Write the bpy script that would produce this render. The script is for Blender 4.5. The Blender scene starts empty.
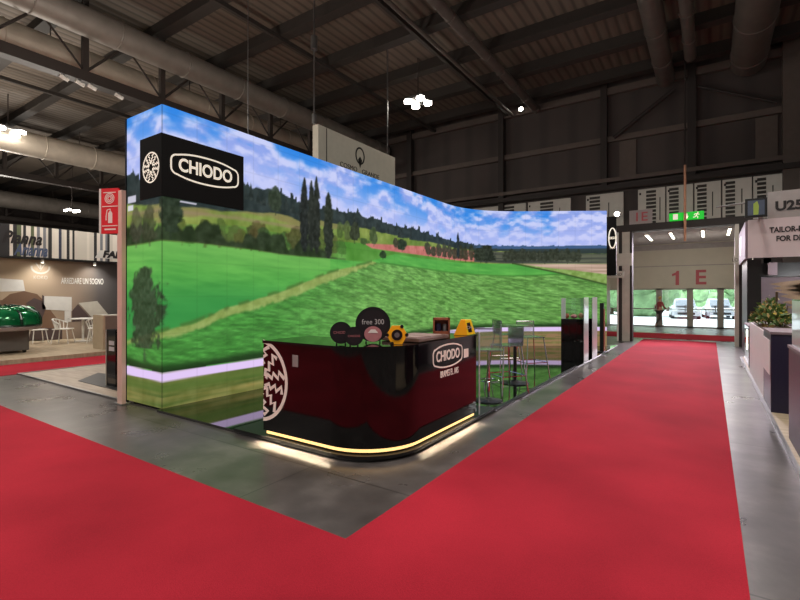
import bpy, bmesh, math, random
import numpy as np
from mathutils import Vector, Matrix, Euler

random.seed(7)
PI = math.pi
SC = bpy.context.scene
COL = SC.collection
H = 1.55                                   # eye height
FOC = 460.0                                # focal length in pixels of an 800 px wide frame
HZ = 296.0                                 # horizon row
TH = math.atan(310 / 460)                  # heading, left of the aisle direction (+Y)
FW = (-math.sin(TH), math.cos(TH))
RT = (math.cos(TH), math.sin(TH))


# ------------------------------------------------------------------ survey: photo points -> places in the hall
def ray(u, v):
    a = (u - 400) / FOC
    return (FW[0] + RT[0] * a, FW[1] + RT[1] * a, (HZ - v) / FOC)


def G(u, v, z=0.0):
    r = ray(u, v); t = (z - H) / r[2]
    return Vector((r[0] * t, r[1] * t, z))


def onX(u, v, X):
    r = ray(u, v); t = X / r[0]
    return Vector((X, r[1] * t, H + r[2] * t))


def onY(u, v, Y):
    r = ray(u, v); t = Y / r[1]
    return Vector((r[0] * t, Y, H + r[2] * t))


# ------------------------------------------------------------------ materials
def srgb(c):
    out = []
    for v in c:
        v = v / 255
        out.append(v / 12.92 if v <= .04045 else ((v + .055) / 1.055) ** 2.4)
    return out


def setin(node, names, val):
    for n in names:
        if n in node.inputs:
            node.inputs[n].default_value = val
            return


def mat(name, c, rough=.5, metal=0, spec=.5, emit=None, estr=0, var=.08, scale=6, alpha=None, bump=0, ior=None):
    m = bpy.data.materials.new(name)
    m.use_nodes = True
    nt = m.node_tree
    b = nt.nodes['Principled BSDF']
    col = (*srgb(c), 1)
    b.inputs['Base Color'].default_value = col
    b.inputs['Roughness'].default_value = rough
    b.inputs['Metallic'].default_value = metal
    setin(b, ['Specular IOR Level', 'Specular'], spec)
    if ior: b.inputs['IOR'].default_value = ior
    if var > 0:
        tc = nt.nodes.new('ShaderNodeTexCoord')
        no = nt.nodes.new('ShaderNodeTexNoise')
        no.inputs['Scale'].default_value = scale
        no.inputs['Detail'].default_value = 4
        nt.links.new(tc.outputs['Object'], no.inputs['Vector'])
        hs = nt.nodes.new('ShaderNodeMix'); hs.data_type = 'RGBA'
        k = var
        hs.inputs[6].default_value = (*[max(0, x * (1 - 2 * k)) for x in col[:3]], 1)
        hs.inputs[7].default_value = (*[min(1, x * (1 + 2 * k)) for x in col[:3]], 1)
        nt.links.new(no.outputs['Fac'], hs.inputs[0])
        nt.links.new(hs.outputs[2], b.inputs['Base Color'])
        if bump:
            bp = nt.nodes.new('ShaderNodeBump'); bp.inputs['Strength'].default_value = bump
            bp.inputs['Distance'].default_value = .02
            nt.links.new(no.outputs['Fac'], bp.inputs['Height'])
            nt.links.new(bp.outputs['Normal'], b.inputs['Normal'])
    if emit:
        setin(b, ['Emission Color', 'Emission'], (*srgb(emit), 1))
        b.inputs['Emission Strength'].default_value = estr
    return m


def glassy(name, tint, refl=.12, rough=.02, opac=.0):
    m = bpy.data.materials.new(name); m.use_nodes = True
    nt = m.node_tree
    for n in list(nt.nodes):
        if n.type != 'OUTPUT_MATERIAL': nt.nodes.remove(n)
    out = [n for n in nt.nodes if n.type == 'OUTPUT_MATERIAL'][0]
    tr = nt.nodes.new('ShaderNodeBsdfTransparent'); tr.inputs[0].default_value = (*srgb(tint), 1)
    gl = nt.nodes.new('ShaderNodeBsdfGlossy'); gl.inputs['Roughness'].default_value = rough
    lw = nt.nodes.new('ShaderNodeLayerWeight'); lw.inputs[0].default_value = .35
    ad = nt.nodes.new('ShaderNodeMath'); ad.operation = 'ADD'; ad.use_clamp = True; ad.inputs[1].default_value = refl
    nt.links.new(lw.outputs['Fresnel'], ad.inputs[0])
    mx = nt.nodes.new('ShaderNodeMixShader')
    nt.links.new(ad.outputs[0], mx.inputs[0]); nt.links.new(tr.outputs[0], mx.inputs[1]); nt.links.new(gl.outputs[0], mx.inputs[2])
    if opac > 0:
        df = nt.nodes.new('ShaderNodeBsdfDiffuse'); df.inputs[0].default_value = (*srgb((235, 235, 240)), 1)
        m2 = nt.nodes.new('ShaderNodeMixShader'); m2.inputs[0].default_value = opac
        nt.links.new(mx.outputs[0], m2.inputs[1]); nt.links.new(df.outputs[0], m2.inputs[2]); mx = m2
    nt.links.new(mx.outputs[0], out.inputs[0])
    return m


def nodes_of(m):
    return m.node_tree, m.node_tree.nodes['Principled BSDF']


def ramp(nt, stops):
    r = nt.nodes.new('ShaderNodeValToRGB')
    e = r.color_ramp.elements
    while len(e) < len(stops): e.new(.5)
    for el, (p, c) in zip(e, stops):
        el.position = p; el.color = (*srgb(c), 1)
    return r


# ------------------------------------------------------------------ mesh builder
class MB:
    def __init__(s): s.bm = bmesh.new()

    def box(s, x0, x1, y0, y1, z0, z1, bev=0, rot=None, piv=None):
        r = bmesh.ops.create_cube(s.bm, size=1)
        vs = r['verts']
        bmesh.ops.scale(s.bm, vec=(abs(x1 - x0), abs(y1 - y0), abs(z1 - z0)), verts=vs)
        bmesh.ops.translate(s.bm, vec=((x0 + x1) / 2, (y0 + y1) / 2, (z0 + z1) / 2), verts=vs)
        if bev:
            es = list({e for v in vs for e in v.link_edges})
            g = bmesh.ops.bevel(s.bm, geom=es, offset=bev, segments=2, affect='EDGES', profile=.6)
            vs = list({v for f in g['faces'] for v in f.verts} | {v for v in vs if v.is_valid})
        if rot is not None:
            bmesh.ops.rotate(s.bm, cent=piv or ((x0 + x1) / 2, (y0 + y1) / 2, (z0 + z1) / 2), matrix=rot, verts=vs)
        return s

    def tube(s, p0, p1, r, seg=12, r2=None, caps=True):
        p0 = Vector(p0); p1 = Vector(p1); d = p1 - p0
        if d.length < 1e-6: return s
        m = Matrix.Translation((p0 + p1) / 2) @ d.to_track_quat('Z', 'Y').to_matrix().to_4x4()
        bmesh.ops.create_cone(s.bm, cap_ends=caps, segments=seg, radius1=r, radius2=r if r2 is None else r2, depth=d.length, matrix=m)
        return s

    def path(s, pts, r, seg=8):
        for a, b in zip(pts[:-1], pts[1:]): s.tube(a, b, r, seg)
        for p in pts[1:-1]: s.ball(p, r * 1.0, 6)
        return s

    def ball(s, c, r, seg=12, sc=(1, 1, 1)):
        m = Matrix.Translation(c) @ Matrix.Diagonal((sc[0], sc[1], sc[2], 1))
        bmesh.ops.create_uvsphere(s.bm, u_segments=seg, v_segments=max(4, seg // 2 + 2), radius=r, matrix=m)
        return s

    def ico(s, c, r, sub=2, sc=(1, 1, 1), rough=0):
        m = Matrix.Translation(c) @ Matrix.Diagonal((sc[0], sc[1], sc[2], 1))
        g = bmesh.ops.create_icosphere(s.bm, subdivisions=sub, radius=r, matrix=m)
        if rough:
            for v in g['verts']:
                d = v.co - Vector(c)
                v.co = Vector(c) + d * (1 + random.uniform(-rough, rough))
        return s

    def ring(s, c, R, r, axis='Z', n=32, k=8):
        c = Vector(c)
        vs = []
        for i in range(n):
            a = 2 * PI * i / n
            row = []
            for j in range(k):
                b = 2 * PI * j / k
                x = (R + r * math.cos(b)) * math.cos(a); y = (R + r * math.cos(b)) * math.sin(a); z = r * math.sin(b)
                p = {'Z': (x, y, z), 'Y': (x, z, y), 'X': (z, x, y)}[axis]
                row.append(s.bm.verts.new(c + Vector(p)))
            vs.append(row)
        for i in range(n):
            for j in range(k):
                s.bm.faces.new((vs[i][j], vs[(i + 1) % n][j], vs[(i + 1) % n][(j + 1) % k], vs[i][(j + 1) % k]))
        return s

    def prism(s, poly, z0, z1):
        """vertical prism over a plan polygon"""
        a = [s.bm.verts.new((p[0], p[1], z0)) for p in poly]
        b = [s.bm.verts.new((p[0], p[1], z1)) for p in poly]
        n = len(poly)
        s.bm.faces.new(a[::-1]); s.bm.faces.new(b)
        for i in range(n): s.bm.faces.new((a[i], a[(i + 1) % n], b[(i + 1) % n], b[i]))
        return s

    def plate(s, poly, org, ux, uy, th):
        """flat polygon in a plane (org + a*ux + b*uy), thickened along the normal"""
        ux = Vector(ux); uy = Vector(uy); n = ux.cross(uy).normalized(); o = Vector(org)
        a = [s.bm.verts.new(o + ux * p[0] + uy * p[1]) for p in poly]
        b = [s.bm.verts.new(o + ux * p[0] + uy * p[1] + n * th) for p in poly]
        k = len(poly)
        s.bm.faces.new(a[::-1]); s.bm.faces.new(b)
        for i in range(k): s.bm.faces.new((a[i], a[(i + 1) % k], b[(i + 1) % k], b[i]))
        return s

    def ribbon(s, pts, w, org, ux, uy, th, closed=False):
        """flat stroke of width w along 2-D points"""
        n = len(pts)
        P = [Vector((p[0], p[1])) for p in pts]
        L, Rr = [], []
        for i in range(n):
            if closed: d = P[(i + 1) % n] - P[i - 1]
            else: d = P[min(i + 1, n - 1)] - P[max(i - 1, 0)]
            if d.length < 1e-9: d = Vector((1, 0))
            d.normalize(); q = Vector((-d.y, d.x))
            L.append(P[i] + q * w / 2); Rr.append(P[i] - q * w / 2)
        m = n if closed else n - 1
        for i in range(m):
            j = (i + 1) % n
            s.plate([Rr[i], Rr[j], L[j], L[i]], org, ux, uy, th)
        return s

    def lathe(s, prof, c, n=32):
        c = Vector(c); rows = []
        for r, z in prof:
            rows.append([s.bm.verts.new(c + Vector((r * math.cos(2 * PI * i / n), r * math.sin(2 * PI * i / n), z))) for i in range(n)])
        for a, b in zip(rows[:-1], rows[1:]):
            for i in range(n): s.bm.faces.new((a[i], a[(i + 1) % n], b[(i + 1) % n], b[i]))
        s.bm.faces.new(rows[0][::-1]); s.bm.faces.new(rows[-1])
        return s

    def build(s, name, m, parent=None, smooth=False, label=None):
        bmesh.ops.recalc_face_normals(s.bm, faces=s.bm.faces)
        me = bpy.data.meshes.new(name)
        s.bm.to_mesh(me); s.bm.free()
        return link(name, me, m, parent, smooth, label)


def link(name, me, m, parent=None, smooth=False, label=None):
    if m: me.materials.clear(); me.materials.append(m)
    if smooth:
        for p in me.polygons: p.use_smooth = True
        try: me.set_sharp_from_angle(angle=math.radians(40))
        except Exception: pass
    o = bpy.data.objects.new(name, me)
    COL.objects.link(o)
    if parent is not None:
        L = Vector((0, 0, 0)); q = parent
        while q is not None:
            L += q.location; q = q.parent
        if parent.get('_local') is None:
            me.transform(Matrix.Translation(-L))
        o.parent = parent
    if label: o['label'] = label
    return o


def thing(name, label, cat, loc=(0, 0, 0), group=None):
    o = bpy.data.objects.new(name, None); COL.objects.link(o)
    o.location = loc; o.empty_display_size = .1
    o['label'] = label; o['category'] = cat
    if group: o['group'] = group
    return o


def tag(o, label, cat, group=None):
    o['label'] = label; o['category'] = cat
    if group: o['group'] = group
    # origin at the base of the mesh
    me = o.data
    lo = [min(v.co[i] for v in me.vertices) for i in range(3)]; hi = [max(v.co[i] for v in me.vertices) for i in range(3)]
    b = Vector(((lo[0] + hi[0]) / 2, (lo[1] + hi[1]) / 2, lo[2]))
    me.transform(Matrix.Translation(-b)); o.location = b
    return o


def struct(o): o['kind'] = 'structure'; return o


def dup(root, loc, rz=None, label=None, name=None):
    r = root.copy(); COL.objects.link(r); r.location = loc
    if rz is not None: r.rotation_euler = (0, 0, rz)
    if label: r['label'] = label
    for ch in list(root.children):
        c = ch.copy(); COL.objects.link(c); c.parent = r
        for g in list(ch.children):
            d = g.copy(); COL.objects.link(d); d.parent = c
    return r


def text(name, s, size, m, org, ux, parent=None, xs=1.0, bold=0, th=.004, align='CENTER', shear=0, label=None, space=1, fit=None):
    """lettering standing up in the vertical plane spanned by ux and Z"""
    cu = bpy.data.curves.new(name, 'FONT')
    cu.body = s; cu.size = size; cu.align_x = align; cu.align_y = 'CENTER'
    cu.extrude = th; cu.offset = bold; cu.shear = shear; cu.space_character = space
    cu.resolution_u = 4
    t = bpy.data.objects.new(name, cu); COL.objects.link(t)
    bpy.context.view_layer.update()
    dg = bpy.context.evaluated_depsgraph_get()
    me = bpy.data.meshes.new_from_object(t.evaluated_get(dg))
    bpy.data.objects.remove(t)
    if fit:
        xx = [v.co.x for v in me.vertices]; xs = fit / (max(xx) - min(xx))
    ux = Vector(ux).normalized(); uz = Vector((0, 0, 1)); n = ux.cross(uz)
    M = Matrix(((ux.x * xs, uz.x, n.x, org[0]), (ux.y * xs, uz.y, n.y, org[1]), (ux.z * xs, uz.z, n.z, org[2]), (0, 0, 0, 1)))
    me.transform(M)
    me.name = name
    return link(name, me, m, parent, label=label)


UXp = (0, 1, 0)      # reading direction on a face that looks towards +X
UYm = (1, 0, 0)      # reading direction on a face that looks towards -Y
UZ = (0, 0, 1)

# ------------------------------------------------------------------ palette
M = {}
M['black_gloss'] = mat('black_gloss', (9, 7, 7), .07, spec=.55, var=0)
M['black'] = mat('black', (12, 11, 12), .45, var=.05)
M['black_logo'] = mat('black_logo', (6, 3, 3), .5, spec=.15, var=0)
M['print_white'] = mat('print_white', (235, 228, 216), .5, emit=(235, 225, 205), estr=.55, var=0)
M['print_cream'] = mat('print_cream', (214, 196, 186), .5, emit=(210, 180, 170), estr=.25, var=0)
M['white'] = mat('white', (225, 222, 215), .5)
M['offwhite'] = mat('offwhite', (186, 180, 168), .6)
M['sign_grey'] = mat('sign_grey', (150, 142, 140), .6)
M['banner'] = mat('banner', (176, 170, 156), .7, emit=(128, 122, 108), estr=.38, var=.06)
M['panel_sheet'] = mat('panel_sheet', (168, 162, 152), .7, emit=(120, 115, 108), estr=.3, var=.08, scale=3)  # slight emission lifts the wall sheets as if lit; they are no lamps
M['chrome'] = mat('chrome', (200, 200, 205), .12, 1, var=0)
M['steel'] = mat('steel', (150, 150, 150), .35, .9)
M['duct'] = mat('duct', (135, 128, 120), .5, .25, var=.15, scale=3)
M['duct_dark'] = mat('duct_dark', (96, 88, 82), .55, .2, var=.15, scale=3)
M['duct_pale'] = mat('duct_pale', (196, 184, 168), .45, .2, var=.12, scale=3)
M['truss'] = mat('truss', (52, 44, 40), .6, var=.1)
M['truss_light'] = mat('truss_light', (140, 126, 112), .6, var=.1)
M['beam'] = mat('beam', (52, 47, 43), .7, var=.1)
M['wall_trim'] = mat('wall_trim', (92, 82, 76), .7)
M['wall_trim_dark'] = mat('wall_trim_dark', (45, 39, 37), .7)
M['glass'] = glassy('glass', (236, 244, 242), .06)
M['glass_bright'] = glassy('glass_bright', (225, 232, 232), .3, .05, opac=.45)
M['acrylic'] = glassy('acrylic', (240, 245, 243), .03, .04, opac=.05)
M['lamp'] = mat('lamp', (255, 250, 240), .4, emit=(255, 246, 232), estr=26, var=0)
M['tube_lamp'] = mat('tube_lamp', (255, 250, 240), .4, emit=(255, 248, 225), estr=7, var=0)
M['strip_lamp'] = mat('strip_lamp', (255, 215, 150), .4, emit=(255, 206, 132), estr=1.5, var=0)
M['red_sign'] = mat('red_sign', (205, 28, 38), .5, emit=(200, 25, 35), estr=.18, var=.03)
M['post_pink'] = mat('post_pink', (226, 188, 172), .6, var=.05)
M['grille'] = mat('grille', (58, 54, 50), .7)
M['red_text'] = mat('red_text', (172, 78, 84), .6, var=0)
M['dark_text'] = mat('dark_text', (28, 22, 24), .6, var=0)
M['exit_green'] = mat('exit_green', (20, 160, 40), .5, emit=(20, 185, 45), estr=.8, var=0)
M['navy'] = mat('navy', (30, 26, 52), .4)
M['purple'] = mat('purple', (66, 46, 62), .45)
M['yellow'] = mat('yellow', (235, 160, 20), .4, var=.05, emit=(235, 150, 10), estr=.15)
M['yellow_light'] = mat('yellow_light', (245, 200, 30), .4, var=.05, emit=(240, 190, 20), estr=.12)
M['disc'] = mat('disc', (16, 10, 14), .3, var=.1)
M['disc_face'] = mat('disc_face', (24, 14, 20), .35, var=.2, scale=14)
M['pink'] = mat('pink', (176, 112, 116), .4, var=.12, scale=20)
M['grey_print'] = mat('grey_print', (190, 185, 185), .5, var=0)
M['wood_box'] = mat('wood_box', (150, 78, 52), .5, var=.2, scale=12)
M['tray'] = mat('tray', (112, 84, 74), .35, var=.12)
M['paper'] = mat('paper', (225, 210, 205), .5, var=.04)
M['beige'] = mat('beige', (176, 160, 134), .6, var=.06)
M['green_gloss'] = mat('green_gloss', (18, 110, 62), .14, .35, var=.45, scale=5)
M['green_dark'] = mat('green_dark', (10, 50, 34), .25, var=.2)
M['grey_base'] = mat('grey_base', (92, 86, 80), .6)
M['mauve'] = mat('mauve', (128, 110, 116), .7, var=.05)
M['tan'] = mat('tan', (150, 120, 92), .6, var=.2)
M['leaf'] = mat('leaf', (70, 96, 36), .6, var=.5, scale=9)
M['leaf_tan'] = mat('leaf_tan', (170, 140, 84), .6, var=.3, scale=15)
M['flower'] = mat('flower', (196, 172, 62), .6, var=.3, scale=15)
M['bark'] = mat('bark', (80, 60, 40), .8)
M['tree'] = mat('tree', (138, 172, 122), .8, var=.4, scale=1.5)
M['car_white'] = mat('car_white', (205, 205, 215), .25)
M['car_glass'] = mat('car_glass', (90, 96, 116), .1)
M['tyre'] = mat('tyre', (50, 48, 52), .8)
M['door_frame'] = mat('door_frame', (150, 144, 134), .5)
M['gate_wall'] = mat('gate_wall', (184, 176, 160), .6, var=.05, scale=2)
M['skin'] = mat('skin', (205, 160, 135), .6)
M['jacket'] = mat('jacket', (150, 62, 66), .8)
M['trouser'] = mat('trouser', (76, 68, 66), .8)
M['hair'] = mat('hair', (196, 164, 104), .7)
M['shoe'] = mat('shoe', (30, 28, 28), .6)
M['pole_pink'] = mat('pole_pink', (196, 142, 112), .6)
M['screen_dark'] = mat('screen_dark', (40, 44, 52), .3, emit=(60, 66, 80), estr=.6, var=.3, scale=10)
M['screen_fig'] = mat('screen_fig', (150, 170, 70), .4, emit=(130, 150, 70), estr=.12, var=0)


def concrete():
    m = mat('concrete', (70, 67, 66), .3, var=0)
    nt, b = nodes_of(m)
    tc = nt.nodes.new('ShaderNodeTexCoord')
    n1 = nt.nodes.new('ShaderNodeTexNoise'); n1.inputs['Scale'].default_value = 1.1; n1.inputs['Detail'].default_value = 9; n1.inputs['Roughness'].default_value = .62
    nt.links.new(tc.outputs['Object'], n1.inputs['Vector'])
    r = ramp(nt, [(.28, (48, 43, 42)), (.5, (82, 76, 74)), (.72, (122, 114, 110))])
    nt.links.new(n1.outputs['Fac'], r.inputs[0])
    br = nt.nodes.new('ShaderNodeTexBrick')
    br.inputs['Scale'].default_value = 1
    br.inputs['Brick Width'].default_value = 3.0; br.inputs['Row Height'].default_value = 3.0; br.offset = 0
    br.inputs['Mortar Size'].default_value = .008
    br.inputs['Color1'].default_value = (1, 1, 1, 1); br.inputs['Color2'].default_value = (.8, .8, .8, 1); br.inputs['Mortar'].default_value = (.35, .35, .35, 1)
    nt.links.new(tc.outputs['Object'], br.inputs['Vector'])
    mx = nt.nodes.new('ShaderNodeMix'); mx.data_type = 'RGBA'; mx.blend_type = 'MULTIPLY'; mx.inputs[0].default_value = 1
    nt.links.new(r.outputs[0], mx.inputs[6]); nt.links.new(br.outputs['Color'], mx.inputs[7])
    nt.links.new(mx.outputs[2], b.inputs['Base Color'])
    rr = nt.nodes.new('ShaderNodeMapRange'); rr.inputs[3].default_value = .22; rr.inputs[4].default_value = .36
    n2 = nt.nodes.new('ShaderNodeTexNoise'); n2.inputs['Scale'].default_value = 1.4; n2.inputs['Detail'].default_value = 5
    nt.links.new(tc.outputs['Object'], n2.inputs['Vector'])
    nt.links.new(n2.outputs['Fac'], rr.inputs[0]); nt.links.new(rr.outputs[0], b.inputs['Roughness'])
    return m


def carpet_mat():
    m = mat('carpet_red', (176, 30, 48), .95, spec=.1, var=0)
    nt, b = nodes_of(m)
    tc = nt.nodes.new('ShaderNodeTexCoord')
    n1 = nt.nodes.new('ShaderNodeTexNoise'); n1.inputs['Scale'].default_value = .8; n1.inputs['Detail'].default_value = 4
    n2 = nt.nodes.new('ShaderNodeTexNoise'); n2.inputs['Scale'].default_value = 160; n2.inputs['Detail'].default_value = 2
    nt.links.new(tc.outputs['Object'], n1.inputs['Vector']); nt.links.new(tc.outputs['Object'], n2.inputs['Vector'])
    r = ramp(nt, [(.2, (142, 26, 40)), (.75, (186, 41, 57))])  # broad darker patches stand in for soft shadows on the carpet
    nt.links.new(n1.outputs['Fac'], r.inputs[0])
    r2 = ramp(nt, [(.2, (215, 215, 215)), (.8, (255, 255, 255))])
    nt.links.new(n2.outputs['Fac'], r2.inputs[0])
    mx = nt.nodes.new('ShaderNodeMix'); mx.data_type = 'RGBA'; mx.blend_type = 'MULTIPLY'; mx.inputs[0].default_value = 1
    nt.links.new(r.outputs[0], mx.inputs[6]); nt.links.new(r2.outputs[0], mx.inputs[7])
    nt.links.new(mx.outputs[2], b.inputs['Base Color'])
    bp = nt.nodes.new('ShaderNodeBump'); bp.inputs['Strength'].default_value = .25; bp.inputs['Distance'].default_value = .004
    nt.links.new(n2.outputs['Fac'], bp.inputs['Height']); nt.links.new(bp.outputs['Normal'], b.inputs['Normal'])
    return m


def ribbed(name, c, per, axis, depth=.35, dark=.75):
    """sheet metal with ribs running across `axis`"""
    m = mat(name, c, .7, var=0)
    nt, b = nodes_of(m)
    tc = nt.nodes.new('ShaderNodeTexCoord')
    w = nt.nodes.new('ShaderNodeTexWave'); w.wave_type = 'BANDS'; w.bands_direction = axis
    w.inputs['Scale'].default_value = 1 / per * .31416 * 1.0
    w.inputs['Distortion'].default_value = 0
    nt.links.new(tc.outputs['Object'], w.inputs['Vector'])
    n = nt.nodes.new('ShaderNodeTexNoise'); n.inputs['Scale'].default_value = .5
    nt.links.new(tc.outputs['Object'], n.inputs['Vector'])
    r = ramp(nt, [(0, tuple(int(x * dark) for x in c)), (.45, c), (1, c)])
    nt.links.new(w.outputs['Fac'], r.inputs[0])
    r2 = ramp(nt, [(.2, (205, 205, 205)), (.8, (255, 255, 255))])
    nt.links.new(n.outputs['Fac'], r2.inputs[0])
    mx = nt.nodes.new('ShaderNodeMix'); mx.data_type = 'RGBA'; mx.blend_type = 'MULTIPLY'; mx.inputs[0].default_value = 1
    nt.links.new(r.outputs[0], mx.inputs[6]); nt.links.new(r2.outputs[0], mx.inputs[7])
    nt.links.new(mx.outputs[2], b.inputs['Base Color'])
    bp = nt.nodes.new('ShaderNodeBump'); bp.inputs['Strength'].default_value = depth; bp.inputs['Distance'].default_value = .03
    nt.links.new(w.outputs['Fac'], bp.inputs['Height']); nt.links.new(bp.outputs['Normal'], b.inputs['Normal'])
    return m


def planks(name, cs):
    m = mat(name, cs[1], .45, var=0)
    nt, b = nodes_of(m)
    tc = nt.nodes.new('ShaderNodeTexCoord')
    mp = nt.nodes.new('ShaderNodeMapping'); mp.inputs['Scale'].default_value = (1, 8, 1)
    nt.links.new(tc.outputs['Object'], mp.inputs['Vector'])
    n = nt.nodes.new('ShaderNodeTexNoise'); n.inputs['Scale'].default_value = 1.6; n.inputs['Detail'].default_value = 5
    nt.links.new(mp.outputs[0], n.inputs['Vector'])
    r = ramp(nt, [(.25, cs[0]), (.5, cs[1]), (.75, cs[2])])
    nt.links.new(n.outputs['Fac'], r.inputs[0]); nt.links.new(r.outputs[0], b.inputs['Base Color'])
    return m


def stripes(name):
    """header print: vertical rolls of cloth in whites, greys, greens and blacks"""
    m = mat(name, (180, 175, 165), .7, var=0)
    nt, b = nodes_of(m)
    tc = nt.nodes.new('ShaderNodeTexCoord'); sp = nt.nodes.new('ShaderNodeSeparateXYZ')
    nt.links.new(tc.outputs['Object'], sp.inputs[0])
    no = nt.nodes.new('ShaderNodeTexVoronoi'); no.voronoi_dimensions = '1D'; no.inputs['Scale'].default_value = 12
    nt.links.new(sp.outputs['Y'], no.inputs['W'])
    r = ramp(nt, [(0, (40, 38, 40)), (.2, (205, 198, 186)), (.45, (222, 214, 202)), (.6, (120, 122, 128)), (.7, (218, 210, 198)), (.88, (92, 100, 70)), (.95, (50, 56, 76))])
    r.color_ramp.interpolation = 'CONSTANT'
    sx = nt.nodes.new('ShaderNodeSeparateColor')
    nt.links.new(no.outputs['Color'], sx.inputs[0]); nt.links.new(sx.outputs[0], r.inputs[0])
    nt.links.new(r.outputs[0], b.inputs['Base Color'])
    return m


M['concrete'] = concrete()
M['carpet'] = carpet_mat()
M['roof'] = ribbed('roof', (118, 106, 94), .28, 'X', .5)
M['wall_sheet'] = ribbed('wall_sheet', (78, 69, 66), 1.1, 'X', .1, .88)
M['wood_floor'] = planks('wood_floor', ((120, 106, 92), (146, 130, 114), (164, 148, 130)))
M['beige_floor'] = planks('beige_floor', ((150, 132, 108), (172, 154, 128), (190, 172, 146)))
M['stripes'] = stripes('stripes')

# ------------------------------------------------------------------ the hall
CZ = 9.5                     # roof height
WY = 18.5                    # far wall
fl = struct(MB().box(-48, 14, -9, 27.0, -.2, 0).build('floor', M['concrete']))
ce = struct(MB().box(-48, 14, -9, WY + .3, CZ, CZ + .2).build('ceiling', M['roof']))
wf = MB()
wf.box(-48, -4.2, WY, WY + .3, 0, CZ)
wf.box(1.15, 14, WY, WY + .3, 0, CZ)
wf.box(-4.2, 1.15, WY, WY + .3, 4.1, CZ)
struct(wf.build('wall_far', M['wall_sheet']))
struct(MB().box(-48.3, -48, -9, WY, 0, CZ).build('wall_left', M['wall_sheet']))

tn = [0]


def trim(mb, m):
    tn[0] += 1
    return struct(mb.build('trim_%d' % tn[0], m))


# roof beams across the hall, on the rhythm of the trusses
for k in range(-3, 9):
    y = 1.05 + 2.06 * k
    if y > WY - .3: continue
    mb = MB()
    mb.box(-46, 13, y - .09, y + .09, CZ - .34, CZ - .0)
    mb.box(-46, 13, y - .16, y + .16, CZ - .38, CZ - .34)
    trim(mb, M['beam'])
# one light purlin line along the aisle
for x in (-10.4, -7.0, -20.2):
    trim(MB().box(x - .05, x + .05, -6, WY, CZ - .5, CZ - .38), M['beam'])
# far wall: columns, girts
for x, w in ((-3.25, .11), (-7.23, .11), (-11.78, .13), (-.51, .12), (2.05, .2), (-16.5, .13)):
    trim(MB().box(x - w, x + w, WY - .28, WY, 5.45 if -4 < x < 1.2 else 0, CZ), M['wall_trim_dark'] if w < .2 else M['wall_trim'])
trim(MB().box(-46, 13, WY - .16, WY, 7.22, 7.42), M['wall_trim'])
trim(MB().box(-46, 13, WY - .3, WY, 5.72, 5.86), M['wall_trim'])
trim(MB().box(-46, 13, WY - .4, WY, 5.42, 5.58), M['wall_trim_dark'])
trim(MB().box(-46, 13, WY - .2, WY, 8.95, 9.2), M['wall_trim'])
trim(MB().tube((-2.9, WY - .3, 7.3), (-1.0, WY - .3, 8.6), .07), M['wall_trim_dark'])
trim(MB().tube((1.7, WY - .3, 7.5), (-.3, WY - .3, 8.5), .05), M['wall_trim_dark'])
# lighter sheets in the lower row of wall cladding
for x0, x1 in ((-2.75, -2.2), (1.2, 1.75)):
    trim(MB().box(x0, x1, WY - .05, WY, 5.86, 7.2), M['wall_trim'])

# ------------------------------------------------------------------ ducts, trusses and lamps under the roof


def duct(X, z, r, y0, y1, label, m='duct', rings=1.9):
    t = thing('air_duct', label, 'duct', (X, (y0 + y1) / 2, z - r))
    mb = MB(); mb.tube((X, y0, z), (X, y1, z), r, 28)
    mb.build('pipe', M[m], t, True)
    if rings:
        y = y0 + .5; first = None
        while y < y1:
            if first is None:
                first = MB().ring((X, y, z), r + .005, .02, 'Y', 24, 6).build('joint_ring', M[m], t, True); fy = y
            else:
                c_ = first.copy(); COL.objects.link(c_); c_.location = (0, y - fy, 0)
            y += rings
    y = math.ceil((y0 - 1.05) / 4.12) * 4.12 + 1.05
    while y < y1:
        MB().tube((X, y, z + r * .7), (X, y, CZ - .3), .015, 6).build('hanger', M['truss'], t); y += 4.12
    return t


duct(-13.2, 8.55, .36, -4, 18.2, 'long grey round air duct above the video wall, nearest of the left roof ducts')
duct(-15.2, 8.32, .42, -4, 18.2, 'pale round air duct below and beyond the dark truss at upper left', 'duct_pale')
duct(-24.0, 8.0, .5, -4, 18.2, 'wide grey air duct in the left bay, beside the hanging lamp', 'duct_pale')
duct(-39.0, 8.0, .55, -4, 18.2, 'most distant air duct, low at the left edge above the striped header')
duct(-5.75, 9.0, .15, 2, 18.35, 'slim grey pipe running to the far wall beside the small wall lamp', 'duct_dark', 1.2)
duct(-6.75, 9.0, .06, 2, 18.35, 'thin conduit pipe left of the slim grey pipe', 'duct_dark', 0)
duct(-1.25, 8.95, .27, 6, 18.1, 'grey round duct with open end left of the wall column at upper right', 'duct_dark', 2)
duct(-.5, 8.9, .16, 6, 16.7, 'narrow pipe between the two round ducts at upper right', 'duct_dark', 1.5)
duct(1.0, 8.95, .47, 6, 18.15, 'widest dark round duct at the upper right corner', 'duct_dark', 2.2)


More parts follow.
